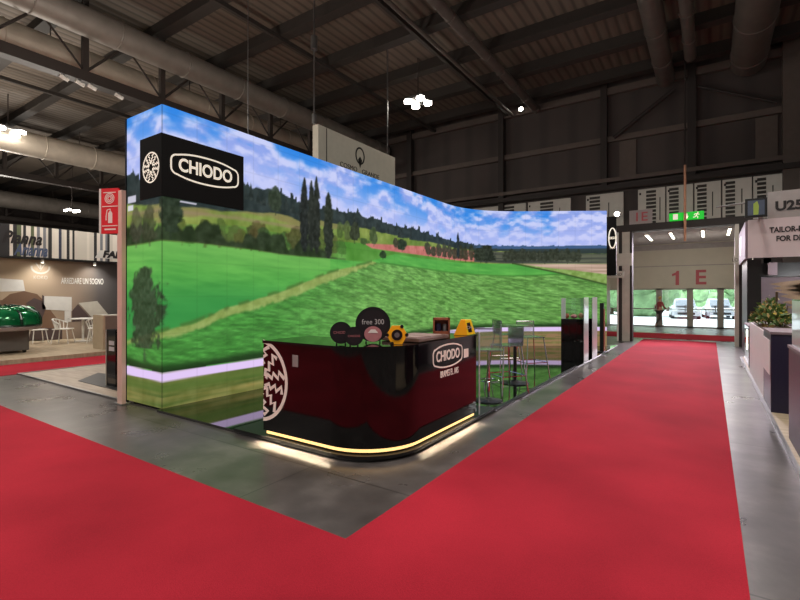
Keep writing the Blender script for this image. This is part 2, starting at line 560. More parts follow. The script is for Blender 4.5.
def truss(X, zt, zb, label, m='truss', y0=-3.06, n=11, st=2.06, light=False):
    t = thing('roof_truss', label, 'truss', (X, y0 + n * st / 2, zb))
    y1 = y0 + n * st
    y1 = min(y1, WY - .1)
    MB().box(X - .12, X + .12, y0, y1, zt - .1, zt + .08).build('top_chord', M[m], t)
    MB().box(X + .25, X + .37, y0, y1, zt - .16, zt - .04).build('side_rail', M['truss_light' if light else m], t)
    MB().box(X - .16, X + .16, y0, y1, zb - .2, zb + .08).build('bottom_chord', M[m], t)
    for i in range(n + 1):
        y = y0 + st * i + .25
        if y > y1: break
        MB().box(X - .07, X + .07, y - .07, y + .07, zb + .1, CZ - .1).build('upright', M[m], t)
        if i % 1 == 0:
            d = MB()
            d.tube((X, y, zb + .1), (X, y + .95, zt - .1), .035, 6)
            d.tube((X, y, zb + .1), (X, y - .95, zt - .1), .03, 6)
            d.build('brace', M[m], t)
    return t


truss(-13.7, 8.62, 7.37, 'dark steel truss with braces hanging beside the nearest big duct at upper left', light=True)
truss(-27.3, 8.62, 7.35, 'dark steel truss of the second bay, above the red fire sign')
truss(-42.0, 8.3, 7.2, 'faint far steel truss at the left edge beyond the second bay')


def lamp(p, label, n=4, r=.11, watts=0, spread=.24):
    x, y, z = p
    t = thing('hanging_lamp', label, 'lamp', (x, y, z))
    MB().box(x - spread - .08, x + spread + .08, y - spread - .08, y + spread + .08, z + .05, z + .14, .01).build('housing', M['steel'], t)
    MB().tube((x, y, z + .14), (x, y, CZ - .002), .02, 8).build('rod', M['truss'], t)
    for dx, dy in ((-1, -1), (1, -1), (-1, 1), (1, 1))[:n]:
        MB().tube((x + dx * spread, y + dy * spread, z - .02), (x + dx * spread, y + dy * spread, z + .06), r, 16).build('lens', M['lamp'], t)
    return t


lamp(G(418, 103, 8.0), 'bright four lens high bay lamp hanging over the video wall', r=.13)
lamp(G(8, 132, 8.0), 'four lens high bay lamp lit at the left edge above the neighbouring stand', r=.16, spread=.32)
lamp(G(72, 211, 6.3), 'small distant four lens lamp just left of the red fire sign', r=.09, spread=.22)
# two small flood lamps on the far wall
for (u, v, Y, lab, r) in ((521, 109, WY - .25, 'small round flood lamp high on the far wall under the slim pipe', .08), (617, 214, 17.9, 'white flood lamp over the gate column beside the video wall edge', .085)):
    p = onY(u, v, Y)
    t = thing('flood_lamp', lab, 'lamp', p)
    MB().tube(p, p + Vector((0, .1, 0)), r * 1.25, 16).build('housing', M['steel'], t)
    MB().tube(p + Vector((0, -.02, 0)), p, r, 16).build('lens', M['lamp'], t)
    MB().tube(p + Vector((0, .08, 0)), (p.x, WY - .001, p.z), .03, 8).build('bracket', M['steel'], t)

# small spot lamps clamped to the bottom chord of the nearest truss
for (u, v, lab) in ((64, 74, 'first small white spot lamp along the lower truss chord from the left'), (80, 85, 'second small white spot lamp along the lower truss chord from the left'), (92, 92, 'third small white spot lamp along the lower truss chord from the left'), (119, 98, 'fourth small white spot lamp along the lower truss chord, above the wall corner')):
    p = onX(u, v, -13.52); p.z = 7.11
    t = thing('spot_lamp', lab, 'lamp', p, 'small spot lamps on the truss')
    MB().tube(p + Vector((0, -.1, -.02)), p + Vector((0, .1, -.08)), .05, 12).build('housing', M['white'], t)
    MB().box(p.x - .06, p.x, p.y - .02, p.y + .02, p.z, p.z + .06).build('clamp', M['steel'], t)

# suspension cables, rising to the roof
for i, (u, v, z, lab) in enumerate(((248, 60, 8.2, 'thin single suspension wire left of the hanging box sign'),)):
    p = onX(u, 135, -6.55)
    o = MB().tube((p.x, p.y, 4.13), (p.x, p.y, CZ - .002), .008, 6).build('suspension_wire', M['steel'])
    tag(o, lab, 'wire')

# the hanging box sign of the stand behind
SX = -8.5
p0 = onX(315, 122, SX); p1 = onX(395, 158, SX)
t = thing('hanging_box_sign', 'beige box sign with pin logo hanging behind the video wall', 'sign', (SX, (p0.y + p1.y) / 2, 4.7))
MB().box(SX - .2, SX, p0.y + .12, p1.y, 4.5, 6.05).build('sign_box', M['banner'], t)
lz = onX(360, 156, SX); MBx = MB()
pts = [(math.cos(a) * .19, math.sin(a) * .23) for a in [2 * PI * i / 28 for i in range(28)]]
MBx.ribbon(pts, .05, (SX + .002, lz.y, lz.z), UXp, UZ, .006, True)
MBx.plate([(-.09, -.12), (.0, -.36), (.09, -.12), (0, -.02)], (SX + .002, lz.y, lz.z), UXp, UZ, .006)
MBx.build('pin_logo', M['dark_text'], t)
for wd_, ua, ub in (('COSMO', 340, 357), ('GRANDE', 362, 379)):
    ya = onX(ua, 170, SX).y; yb = onX(ub, 170, SX).y
    text('lettering', wd_, .2, M['grille'], (SX + .004, (ya + yb) / 2, lz.z - .44), UXp, t, fit=yb - ya)
MB().box(SX - .004, SX + .004, p0.y + .42, p0.y + .45, 4.5, 6.03).build('panel_seam', M['grille'], t)
for yy in (p0.y + .07, p1.y - .28):
    MB().tube((SX - .1, yy, 6.05), (SX - .1, yy, CZ), .02, 6).build('suspension_cable', M['steel'], t)
MB().tube((SX - .1, p0.y + .07, 8.0), (SX - .1, p0.y + .07, 8.35), .09, 10).build('hoist', M['steel'], t)
MB().tube((SX - .1, p0.y + .07, 6.05), (SX - .1, p0.y + .07, 6.3), .06, 10).build('shackle', M['steel'], t)

# ------------------------------------------------------------------ carpets
cp = MB(); cp.prism([(-1.92, 2.23), (-1.98, 18.6), (.17, 18.6), (.17, -4), (-12.9, -4), (-12.9, 2.23)], 0, .008)
tag(cp.build('carpet_runner', M['carpet']), 'large red carpet turning the corner in front of the black counter', 'carpet')
cp = MB(); cp.prism([(-4.38, 19.2), (-4.38, 21.8), (1.38, 21.8), (1.38, 19.2)], 0, .008)
tag(cp.build('carpet_runner', M['carpet']), 'far strip of pinkish red carpet crossing in front of the glass doors', 'carpet')
cp = MB(); cp.prism([(-13.05, 2.9), (-11.35, 2.9), (-11.35, 17), (-13.05, 17)], 0, .008)
tag(cp.build('carpet_runner', M['carpet']), 'red carpet strip at left between the grey wood floor and beige stand', 'carpet')

# ------------------------------------------------------------------ stand floor
EX = -2.37; FYY = 3.26
end = Vector((-2.6, 15.1, 0))
sp = MB(); sp.prism([(-6.13, FYY + .02), (-3.05, FYY + .02)] + [(-3.03 + .56 * math.sin(a), FYY + .62 - .6 * math.cos(a)) for a in [PI / 2 * i / 10 for i in range(1, 11)]] + [(EX - .06, 5.8), (EX - .06, 10.41), (EX, 10.41), (EX, 15.6), (-2.75, 15.1), (-4.87, 13.68), (-6.13, 12.9)], 0, .03)
M['mirror_floor'] = mat('mirror_floor', (10, 14, 10), .035, spec=.8, var=0, ior=2.1)
tag(sp.build('stand_floor', M['mirror_floor']), 'glossy black reflecting stand floor in front of the video wall', 'floor panel')

# ------------------------------------------------------------------ video wall
TOP = 4.14; BOT = .03
LY = 3.35
XL = onY(127, 300, LY).x
plan = [Vector((XL, LY)), Vector((-6.13, LY))]
A = Vector((-6.13, 11.4)); Bc = Vector((-6.13, 12.89)); Cc = Vector((-4.87, 13.68))
n0 = 40
plan += [Vector((-6.13, LY + (11.4 - LY) * i / n0)) for i in range(1, n0 + 1)]
for i in range(1, 17):
    q = i / 16
    plan.append(A * (1 - q) ** 2 + Bc * 2 * q * (1 - q) + Cc * q * q)
E2 = Vector((-2.6, 15.1))
plan += [Cc + (E2 - Cc) * i / 10 for i in range(1, 11)]
SA = [0]
for a, b in zip(plan[:-1], plan[1:]): SA.append(SA[-1] + (b - a).length)
SA = np.array(SA) - SA[1]                    # s = 0 at the front corner
PX = np.array([p.x for p in plan]); PY = np.array([p.y for p in plan])


def sz(u, v):
    """place on the video wall -> (running length, height)"""
    r = ray(u, v)
    for i in range(len(plan) - 1):
        a, b = plan[i], plan[i + 1]
        d = b - a
        den = r[0] * d.y - r[1] * d.x
        if abs(den) < 1e-9: continue
        t = (a.x * d.y - a.y * d.x) / den
        px, py = r[0] * t, r[1] * t
        q = ((px - a.x) * d.x + (py - a.y) * d.y) / d.dot(d)
        if t > 0 and -1e-6 <= q <= 1 + 1e-6:
            return SA[i] + q * (SA[i + 1] - SA[i]), H + r[2] * t
    if u < 200:
        t = LY / ray(126.5, v)[1]
        return (SA[0] - .003 * (127 - u), H + r[2] * t)
    return (SA[-1] + .03 * (u - 606), H + r[2] * 14.0)


def vn(x, y, seed=0):
    xi = np.floor(x).astype(np.int64); yi = np.floor(y).astype(np.int64)
    fx = x - xi; fy = y - yi
    fx = fx * fx * (3 - 2 * fx); fy = fy * fy * (3 - 2 * fy)

    def h(a, b):
        n = (a * 374761393 + b * 668265263 + seed * 982451653) & 0xffffffff
        n = ((n ^ (n >> 13)) * 1274126177) & 0xffffffff
        n = n ^ (n >> 16)
        return (n & 0xffff) / 65535.0
    return (h(xi, yi) * (1 - fx) + h(xi + 1, yi) * fx) * (1 - fy) + (h(xi, yi + 1) * (1 - fx) + h(xi + 1, yi + 1) * fx) * fy


def fbm(x, y, o=4, seed=0):
    r = 0; a = .5; t = 0
    for i in range(o):
        r = r + a * vn(x * 2 ** i, y * 2 ** i, seed + i * 17); t += a; a *= .5
    return r / t


def paint(S, Z):
    def curve(pts):
        q = [sz(*p) for p in pts]
        q.sort()
        return np.interp(S, [a for a, b in q], [b for a, b in q])

    def c3(c): return np.array(c, float)[None, None, :]

    def mix(C, c, m):
        m = np.clip(m, 0, 1)[..., None]
        c = c3(c) if not isinstance(c, np.ndarray) else c
        return C * (1 - m) + c * m

    def sm(a, b, x):
        t = np.clip((x - a) / (b - a), 0, 1); return t * t * (3 - 2 * t)
    one = np.ones(S.shape + (1,))
    fine = fbm(S * 9, Z * 9, 3, 5); mid = fbm(S * 2.2, Z * 3.0, 4, 9)
    hill = curve([(126, 179), (141, 180), (163, 183), (245, 187), (275, 193), (295, 202), (322, 209), (354, 214), (390, 226), (414, 230), (446, 240), (470, 245), (490, 246), (540, 246.5), (607, 246)])
    # sky
    g = sm(2.3, 4.2, Z)
    C = one * c3((170, 184, 242))
    C = mix(C, (120, 160, 238), sm(2.6, 3.9, Z))
    C = mix(C, (44, 132, 226), sm(3.2, 4.2, Z + .05 * S * (S < 12)))
    # clouds: heaped bands that thin out toward the horizon
    cl = fbm(S * .75 + .35 * fbm(S * 2, Z * 3, 3, 40), (Z - .06 * S) * 1.9, 6, 21)
    pu = fbm(S * 2.3 + .3 * fbm(S * 4, Z * 6, 3, 44), Z * 4.4, 6, 33)
    den = sm(.33, .57, cl * .5 + pu * .5 + .15 * sm(4.2, 2.9, Z + .035 * S) + .10 * sm(8, 13, S) - .03 * sm(3.85, 4.2, Z))
    shade = sm(.28, .72, .5 + 1.5 * (pu - fbm(S * 2.3 + .3 * fbm(S * 4, (Z + .12) * 6, 3, 44), (Z + .12) * 4.4, 6, 33)) + .5 * (fbm(S * 5, Z * 8, 4, 46) - .5))
    cc = c3((150, 164, 232)) * (1 - shade[..., None]) + c3((222, 218, 250)) * shade[..., None]
    C = mix(C, cc, den * .88)
    C = mix(C, (186, 196, 246), sm(1.0, .0, Z - hill) * .62)
    # forest on the hills
    jag = .16 * np.abs(fbm(S * 5, S * 0 + 3, 3, 2) - .3) + .10 * (vn(S * 13, S * 0, 8) > .62) * vn(S * 26, S * 0, 3)
    jag = jag * np.interp(S, [-1, 7.5, 9.5, 20], [1, 1, .35, .12])
    fm = sm(-.01, .012, hill + jag - Z)
    forest = c3((40, 52, 52)) * one + (fine - .5)[..., None] * 40
    C = C * (1 - fm[..., None]) + forest * fm[..., None]
    back0, _ = sz(474, 250)
    blue = sm(back0 - .3, back0 + .4, S) * sm(-.17, -.06, Z - hill) * fm
    C = mix(C, (66, 98, 146), blue * .85)
    # fields below the forest
    fb = curve([(126, 204), (163, 206), (200, 208), (243, 212), (275, 213), (300, 221), (322, 220), (360, 228), (400, 236), (430, 242), (470, 250), (490, 251), (607, 254)])
    mm = sm(-.01, .02, fb + .1 * (mid - .5) - Z)
    olive = c3((122, 142, 66)) * one + (mid - .5)[..., None] * c3((90, 60, 50)) + (fine - .5)[..., None] * 36
    C = C * (1 - mm[..., None]) + olive * mm[..., None]
    br = mm * sm(.5, .62, fbm(S * 1.2, Z * 5, 4, 61)) * (S < sz(345, 240)[0])
    C = mix(C, (136, 116, 84), br * .6)
    # meadow between the poplars and the far red field
    gA = curve([(126, 225), (163, 222), (243, 226), (300, 236), (330, 240), (365, 243), (400, 249), (440, 256), (470, 262), (520, 264), (607, 265)])
    m2 = sm(0, .02, gA - Z)
    C = mix(C, c3((82, 146, 58)) * one + (mid - .5)[..., None] * 60, m2 * sm(sz(150, 240)[0], sz(350, 240)[0], S) * .9)
    C = mix(C, c3((96, 140, 62)) * one + (mid - .5)[..., None] * 70, m2 * (S < sz(335, 240)[0]) * .55)
    # red earth field
    ra = curve([(163, 180), (362, 242.5), (372, 243), (400, 244.5), (430, 246), (470, 250), (490, 252), (607, 252)])
    rb = curve([(163, 180), (362, 243), (372, 249), (400, 253), (430, 257), (470, 262), (480, 262), (607, 262)])
    rm = sm(0, .03, ra - Z) * sm(0, .03, Z - rb) * (S > sz(362, 243)[0]) * (S < sz(476, 250)[0])
    C = mix(C, c3((190, 112, 104)) * one + (fine - .5)[..., None] * 40, rm)
    # back-wall middle distance: dull brown-green stripes
    bs = S > back0
    m3 = sm(0, .02, fb - Z) * sm(0, .02, Z - gA) * bs
    st = fbm(S * .8, Z * 26, 3, 71)
    C = mix(C, c3((78, 82, 70)) * one + (st - .5)[..., None] * c3((90, 90, 60)), m3)
    C = mix(C, (46, 58, 56), bs * sm(0, .02, hill - .06 - Z) * sm(0, .03, Z - fb) * .8)
    # near fields --------------------------------------------------------
    fe = curve([(126, 246), (145, 243), (163, 240), (200, 243), (250, 249), (280, 254), (300, 256), (330, 258.5), (368, 261.5), (395, 253.5), (416, 257), (440, 260), (470, 263), (500, 263.5), (607, 263.5)])
    fm2 = sm(0, .02, fe - Z)
    gr = fbm(S * 2.2 + Z * .8, Z * 16 + S * .8, 4, 77)
    ligh = c3((86, 166, 72)) * one + (gr - .5)[..., None] * c3((44, 46, 26))
    ligh = mix(ligh, (126, 184, 92), sm(.5, .0, fe - Z) * .5 * (S < sz(330, 258)[0]))
    ligh = mix(ligh, (46, 136, 66), sm(.35, .95, fe - Z) * .75)
    C = C * (1 - fm2[..., None]) + ligh * fm2[..., None]
    # path and the long-grass field under it
    pa = curve([(126, 338), (150, 334), (163, 330), (190, 323), (230, 307), (280, 291), (330, 272), (372, 261.5), (390, 264), (416, 267.5), (470, 274), (514, 276), (545, 275), (560, 274), (580, 278.5), (607, 285)])
    pb = curve([(126, 346), (150, 342), (163, 340), (190, 333), (230, 317), (280, 302), (330, 282), (372, 265), (390, 265), (416, 268), (470, 274.5), (514, 276.5), (545, 275.5), (560, 275), (580, 279.5), (607, 286)])
    kk = sm(2, 8, S)
    a1 = fbm(S * 1.9 + Z * 1.2, Z * 15 + S * (.5 + 2.2 * kk), 5, 101)
    a2 = fbm(S * 6.0 + Z * 2, Z * 34 + S * 4, 3, 111)
    tex = sm(.08, .92, a1 * .6 + a2 * .4)
    dk = c3((80, 132, 58)); lt = c3((120, 172, 92))
    nearw = sm(2.5, 0, S)[..., None] * .0
    low = dk * (1 - tex[..., None]) + lt * tex[..., None]
    low = mix(low, (50, 128, 48), sm(5.2, 1.0, S) * .62)
    low = low * (1 + .55 * (a2 - .5)[..., None])
    lm = sm(0, .03, pa - Z)
    C = C * (1 - lm[..., None]) + low * lm[..., None]
    pathm = sm(-.01, .03, pa - Z + .08 * (mid - .5)) * sm(-.02, .05, Z - pb + .08 * (fine - .5)) * (S < sz(376, 262)[0])
    C = mix(C, c3((152, 164, 92)) * one + (fine - .5)[..., None] * 50, pathm * .85)
    edge = sm(.055, .0, np.abs(Z - pa)) * (S < sz(372, 262)[0])
    C = mix(C, (74, 104, 46), edge * .7 * sm(.35, .6, fbm(S * 6, Z * 6, 2, 6)))
    edge2 = sm(.035, .0, np.abs(Z - pa)) * (S > sz(380, 262)[0])
    C = mix(C, (62, 108, 44), edge2 * .6)
    # stubble field on the right, divided by a dark track
    s0, _ = sz(512, 264)
    tr = curve([(470, 258), (514, 263.6), (540, 269), (560, 273), (580, 278), (607, 285)])
    t2 = curve([(470, 258), (514, 263.6), (545, 268), (575, 271), (607, 275)])
    sb2 = (S > s0) * sm(0, .02, fe - Z) * sm(0, .02, Z - tr)
    C = mix(C, c3((128, 158, 82)) * one + (fine - .5)[..., None] * 60, sb2)
    sbm = (S > s0) * sm(0, .02, fe - Z) * sm(0, .03, Z - t2)
    C = mix(C, c3((180, 152, 134)) * one + (fbm(S * .9, Z * 30, 3, 121) - .5)[..., None] * 100, sbm)
    C = mix(C, (52, 70, 34), (S > s0) * sm(.04, .01, np.abs(Z - tr)) * .8)

    # trees ---------------------------------------------------------------
    def tree(u, vt, vb, wpx, col=(34, 46, 36), kind='poplar', op=1.0, sd=0):
        nonlocal C
        sc_, zb = sz(u, vb); _, zt = sz(u, vt)
        w = abs(sz(u + wpx / 2, vb)[0] - sz(u - wpx / 2, vb)[0]) / 2
        y = (Z - zb) / max(zt - zb, 1e-3)
        if kind == 'poplar': prof = np.where(y < .1, .3 + y * 5, np.sqrt(np.clip(1 - ((y - .35) / .65) ** 2, 0, 1)) * (y >= .35) + (y < .35) * (.8 + .2 * y / .35))
        elif kind == 'cone': prof = np.clip(1 - y, 0, 1) * (.8 + .4 * vn(y * 9, y * 0, sd))
        else: prof = np.sqrt(np.clip(1 - ((y - .55) / .47) ** 2, 0, 1)) * (y > .15) + (y <= .15) * .12
        Sw = S + w * .55 * (fbm(S * 5 + sd, Z * 5, 3, 400 + sd) - .5) * (kind == 'round')
        n = fbm(S * 11 + sd, Z * 11, 4, 200 + sd)
        d = prof * (0.45 + 1.1 * n) - np.abs(Sw - sc_) / max(w, 1e-3)
        m = sm(-.1, .25, d) * (y > 0) * (y < 1.02) * op
        colr = c3(col) * one + (fbm(S * 20, Z * 18, 2, 300 + sd) - .5)[..., None] * 44
        C = C * (1 - m[..., None]) + colr * m[..., None]
    rnd = random.Random(3)
    # olive trees in the middle ground
    for i in range(20):
        u = 184 + i * 8.2 + rnd.uniform(-4, 4)
        big = rnd.random()
        tree(u, 212 + 14 * (1 - big) + (u - 184) * .11, 246 + (u - 184) * .07, rnd.uniform(8, 20), (58 + rnd.randint(-16, 24), 72 + rnd.randint(-12, 24), 40), 'round', .45 + .45 * rnd.random(), i)
    # dark hedge along the top of the light field
    hh = .10 + .22 * sm(.35, .75, fbm(S * 2.6, S * 0, 4, 91)) + .08 * (fbm(S * 12, S * 0 + 2, 2, 92) - .5)
    hh = hh * sm(.0, 1.6, sz(350, 258)[0] - S)
    hed = sm(-.02, .02, Z - fe) * sm(.03, -.03, Z - fe - hh) * sm(.06, .0, S - sz(345, 258)[0])
    C = mix(C, c3((36, 50, 30)) * one + (fine - .5)[..., None] * 50, hed * .92)
    mid_lane = sm(.05, .0, np.abs(Z - curve([(126, 214), (163, 210), (200, 214), (243, 219), (300, 228), (335, 236), (607, 265)]))) * (S < sz(300, 230)[0])
    C = mix(C, (150, 128, 104), mid_lane * .55)
    # conifers on the sky line
    for u, vt, vb, w in ((251, 181, 200, 6), (246, 186, 200, 5), (258, 189, 203, 6), (264, 192, 205, 6), (270, 190, 206, 6), (286, 196, 210, 7), (293, 199, 213, 7), (300, 203, 216, 6), (355, 213, 224, 7), (365, 218, 228, 5), (377, 221, 231, 5), (388, 224, 234, 4), (401, 226, 238, 8), (411, 226, 240, 4)):
        tree(u, vt, vb, w, (38, 48, 46), 'cone', 1, int(u))
    tree(275, 186, 216, 14, (48, 60, 44), 'round', .9, 5)
    # poplars
    tree(304.5, 177, 252, 9, (30, 36, 34), 'poplar', 1, 1); tree(311.5, 180, 252, 8, (36, 42, 36), 'poplar', 1, 2)
    tree(316.5, 176, 254, 8, (34, 40, 34), 'poplar', 1, 3); tree(328.5, 192, 259, 9.5, (36, 44, 34), 'poplar', 1, 4)
    # left: dark tree at the corner under the sign, bush on the short face
    tree(171, 186, 241, 22, (36, 50, 34), 'round', .96, 6)
    tree(150, 205, 246, 16, (62, 66, 46), 'round', .7, 7); tree(136, 208, 248, 14, (70, 66, 56), 'round', .6, 8)
    tree(144, 268, 362, 36, (48, 62, 42), 'round', .9, 9)
    tree(347, 221, 243, 9, (78, 92, 52), 'round', .85, 12); tree(355, 222, 244, 10, (46, 54, 38), 'round', .95, 13); tree(340, 222, 241, 7, (70, 90, 48), 'round', .7, 14)
    tree(374, 227, 247, 8, (64, 80, 48), 'round', .9, 15); tree(364, 238, 245, 10, (60, 84, 44), 'round', .9, 16)
    tree(383, 250.5, 259.5, 7, (38, 62, 32), 'round', 1, 17); tree(402, 239, 252, 10, (40, 54, 36), 'round', 1, 18); tree(396, 238, 249, 6, (60, 60, 46), 'round', .9, 19)
    for i in range(9):
        u = 428 + i * 5.4
        tree(u, 243 + (u - 428) * .09 + rnd.uniform(-2, 3), 257 + (u - 428) * .14, rnd.uniform(5, 8), (52, 56, 40), 'round', .85, 20 + i)
    tree(458, 232, 259, 3.2, (36, 44, 44), 'poplar', 1, 30)
    tree(487, 245.5, 263.5, 20, (38, 46, 36), 'round', 1, 31); tree(480, 248, 263, 12, (42, 50, 38), 'round', 1, 32)
    for i in range(14):
        u = 506 + i * 5.6
        tree(u, 249 + rnd.uniform(-1, 3), 263 + rnd.uniform(-1, 1), rnd.uniform(6, 10), (48, 54, 42), 'round', .85, 40 + i)
    # farmhouse glimpses under the sign
    for u0, v0, u1, v1 in ((180, 200, 196, 205), (128, 196.5, 136, 202), (128, 206, 133, 210)):
        a = sz(u0, v0); b = sz(u1, v1)
        C = mix(C, (226, 222, 240), ((S > a[0]) & (S < b[0]) & (Z < a[1]) & (Z > b[1])).astype(float) * .85)
    # ------------------------------------------------------------------ road strip near the foot
    zt = np.interp(S, [-1, 0, 4, 16], [.545, .515, .56, .64]); zb = np.interp(S, [-1, 0, 4, 16], [.405, .385, .42, .51])
    under = sm(0, .02, zt - Z)
    dk_ = sm(.17, .03, Z - zt + .06 * (mid - .5)) * (Z >= zt)
    C = mix(C, (26, 52, 22), dk_ * .9)
    w1 = fbm(S * .7, Z * 16, 4, 141)
    soil = c3((116, 118, 62)) * one + (w1 - .5)[..., None] * c3((120, 70, 60)) + (fine - .5)[..., None] * 30
    soil = mix(soil, (70, 100, 40), sm(.13, .02, np.abs(Z - .30)) * .7)
    soil = mix(soil, (146, 116, 84), sm(6, 10, S) * (.45 + .5 * (w1 > .5)))
    C = C * (1 - under[..., None]) + soil * under[..., None]
    strip = under * sm(-.005, .01, Z - zb)
    C = mix(C, (226, 200, 246), strip)
    # joints between the video modules, barely visible
    C = C * (1 - .05 * ((np.mod(S, .5) < .018) | (np.mod(Z - .03, .5) < .018)))[..., None]
    C = C * np.where(np.abs(S) < .012, .7, 1)[..., None]
    return np.clip(C, 0, 255)


def video_mesh(s0, s1, ds, nz):
    n = max(2, int(round((s1 - s0) / ds)) + 1)
    s = np.linspace(s0, s1, n); z = np.linspace(BOT, TOP, nz)
    S, Z = np.meshgrid(s, z, indexing='ij')
    C = paint(S, Z) / 255
    lin = np.where(C <= .04045, C / 12.92, ((C + .055) / 1.055) ** 2.4)
    X = np.interp(S, SA, PX); Y = np.interp(S, SA, PY)
    co = np.stack([X, Y, Z], -1).reshape(-1, 3)
    idx = np.arange(n * nz).reshape(n, nz)
    f = np.stack([idx[:-1, :-1], idx[1:, :-1], idx[1:, 1:], idx[:-1, 1:]], -1).reshape(-1, 4)
    me = bpy.data.meshes.new('screen')
    me.vertices.add(len(co)); me.vertices.foreach_set('co', co.ravel().astype(np.float32))
    me.loops.add(f.size); me.loops.foreach_set('vertex_index', f.ravel().astype(np.int32))
    me.polygons.add(len(f)); me.polygons.foreach_set('loop_start', np.arange(0, f.size, 4, dtype=np.int32))
    me.update(calc_edges=True)
    at = me.color_attributes.new('picture', 'FLOAT_COLOR', 'POINT')
    at.data.foreach_set('color', np.concatenate([lin.reshape(-1, 3), np.ones((len(co), 1))], 1).ravel().astype(np.float32))
    return me


mv = mat('video', (6, 6, 6), .5, var=0, spec=.2)
nt, b = nodes_of(mv)
an = nt.nodes.new('ShaderNodeAttribute'); an.attribute_name = 'picture'
nt.links.new(an.outputs['Color'], b.inputs['Emission Color'])
b.inputs['Emission Strength'].default_value = 1.0
led = thing('video_wall', 'huge curved video wall showing green fields under a cloudy blue sky', 'video wall', (-6.13, LY, 0))
o = link('long_screen', video_mesh(0, SA[-1], .019, 218), mv, led)
o = link('end_screen', video_mesh(SA[0], 0, .019, 218), mv, led, label='short end face of the video wall')
# dark cabinet behind the screens
cab = MB()
pl = [Vector((XL + .02, LY + .02)), Vector((-6.15, LY + .02))] + [Vector((p.x - .02, p.y + .01)) for p in plan[2:]]
off = []
for i in range(1, len(pl)):
    d = (pl[min(i + 1, len(pl) - 1)] - pl[i - 1 if i > 1 else i]).normalized() if i > 1 else Vector((0, 1))
    off.append(pl[i] + Vector((-d.y, d.x)) * (.78 if i < 40 else .4))
pts = pl[1:] + off[::-1]
cab.prism([(p.x, p.y) for p in pts], 0, TOP - .01)
cab.build('cabinet', M['black'], led)
MB().box(XL - .015, XL, LY - .02, LY + .03, 0, TOP).build('edge_trim', M['black'], led)
# wrapped black name panel
xl = onY(141, 143, LY).x; yr = onX(243, 157, -6.13).y
MB().prism([(xl, LY), (xl, LY - .015), (-6.115, LY - .015), (-6.115, yr), (-6.13, yr), (-6.13, LY)], 2.9, 3.75).build('name_panel', M['black_logo'], led)


def badge(parent, ctr, ux, w, h0, h1, st, txt_size, m, prefix='', bold=.008, xs=1.0, th=.004):
    ctr = Vector(ctr); ux = Vector(ux).normalized()
    n = ux.cross(Vector(UZ))
    pts = []
    N = 15
    rad = .32 * h0
    for i in range(N + 1):
        a = -1 + 2 * i / N
        pts.append((a * (w / 2 - rad), h0 / 2 + (h1 - h0) / 2 * (1 - abs(a) ** 2.4)))
    corner = lambda cx, cy, a0, a1: [(cx + rad * math.cos(q), cy + rad * math.sin(q)) for q in np.linspace(a0, a1, 6)]
    top = pts
    right = corner(w / 2 - rad, h0 / 2 - rad, PI / 2, 0)
    lower = corner(w / 2 - rad, -h0 / 2 + rad, 0, -PI / 2)
    bot = [(-x, -y) for x, y in top]
    left = corner(-w / 2 + rad, -h0 / 2 + rad, -PI / 2, -PI)
    up = corner(-w / 2 + rad, h0 / 2 - rad, PI, PI / 2)
    P = top + right[1:] + lower + bot[1:-1] + left + up[:-1]
    mb = MB(); mb.ribbon(P, st, ctr, ux, UZ, th, True)
    mb.build('badge_outline', m, parent)
    text('badge_lettering', 'CHIODO', txt_size, m, ctr + n * th * .5, ux, parent, fit=w * .8, bold=bold, th=th * .5)


a = onX(171, 166, -6.115); c = onX(238, 180, -6.115)
cz = 3.37
badge(led, (-6.1145, (a.y + c.y) / 2, cz), UXp, c.y - a.y, .27, .385, .024, .255, M['print_white'], bold=.007)


def emblem(parent, ctr, ux, R, m, clip=None, th=.004, name='emblem'):
    ctr = Vector(ctr)
    mb = MB()
    ring = [(math.cos(q) * R * .95, math.sin(q) * R * .95) for q in [2 * PI * i / 48 for i in range(48)]]
    mb.ribbon(ring, R * .085, ctr, ux, UZ, th, True)
    for k in range(6):
        a = PI / 6 + k * PI / 3
        er = (math.cos(a), math.sin(a)); et = (-er[1], er[0])
        for sgn in (-1, 1):
            z = []
            for i in range(7):
                q = i / 6
                r = R * (.24 + .58 * q)
                w = R * (.03 + .23 * q) * sgn + R * (.045 + .05 * q) * (1 if i % 2 else -1)
                z.append((er[0] * r + et[0] * w, er[1] * r + et[1] * w))
            mb.ribbon(z, R * .092, ctr, ux, UZ, th)
    if clip is not None:
        g = list(mb.bm.verts) + list(mb.bm.edges) + list(mb.bm.faces)
        bmesh.ops.bisect_plane(mb.bm, geom=g, plane_co=clip[0], plane_no=clip[1], clear_inner=True)
    return mb.build(name, m, parent)


ec = onY(151, 167.5, LY - .015)
emblem(led, (ec.x, LY - .0155, ec.z), UYm, .215, M['print_white'])
# name blade on the far end of the video wall
bl0 = onY(608.5, 228, 15.05); bl1 = onY(616, 272, 15.05)
MB().box(-2.6, bl1.x, 15.08, 15.14, bl1.z - .1, 3.95).build('side_blade', M['black_logo'], led)
bx = (bl0.x + bl1.x) / 2 + .0
mb = MB(); P = [(math.cos(q) * .1, math.sin(q) * .3) for q in [2 * PI * i / 28 for i in range(28)]]
mb.ribbon(P, .035, (bx, 15.079, onY(612, 238, 15.05).z), UYm, UZ, .004, True)
mb.build('blade_ring', M['print_white'], led)
text('blade_lettering', 'CHIODO', .1, M['print_white'], (bx, 15.077, onY(612, 238, 15.05).z), UYm, led, xs=.42, bold=.004, th=.002)
text('blade_caption', 'STONE', .09, M['print_cream'], (bx, 15.077, onY(612, 248, 15.05).z), UYm, led, xs=.5, th=.002)

# ------------------------------------------------------------------ reception counter
CX = -2.4; CYF = 3.28; CXL = -3.98; CYE = 5.25; CT = 1.075; CB = .115


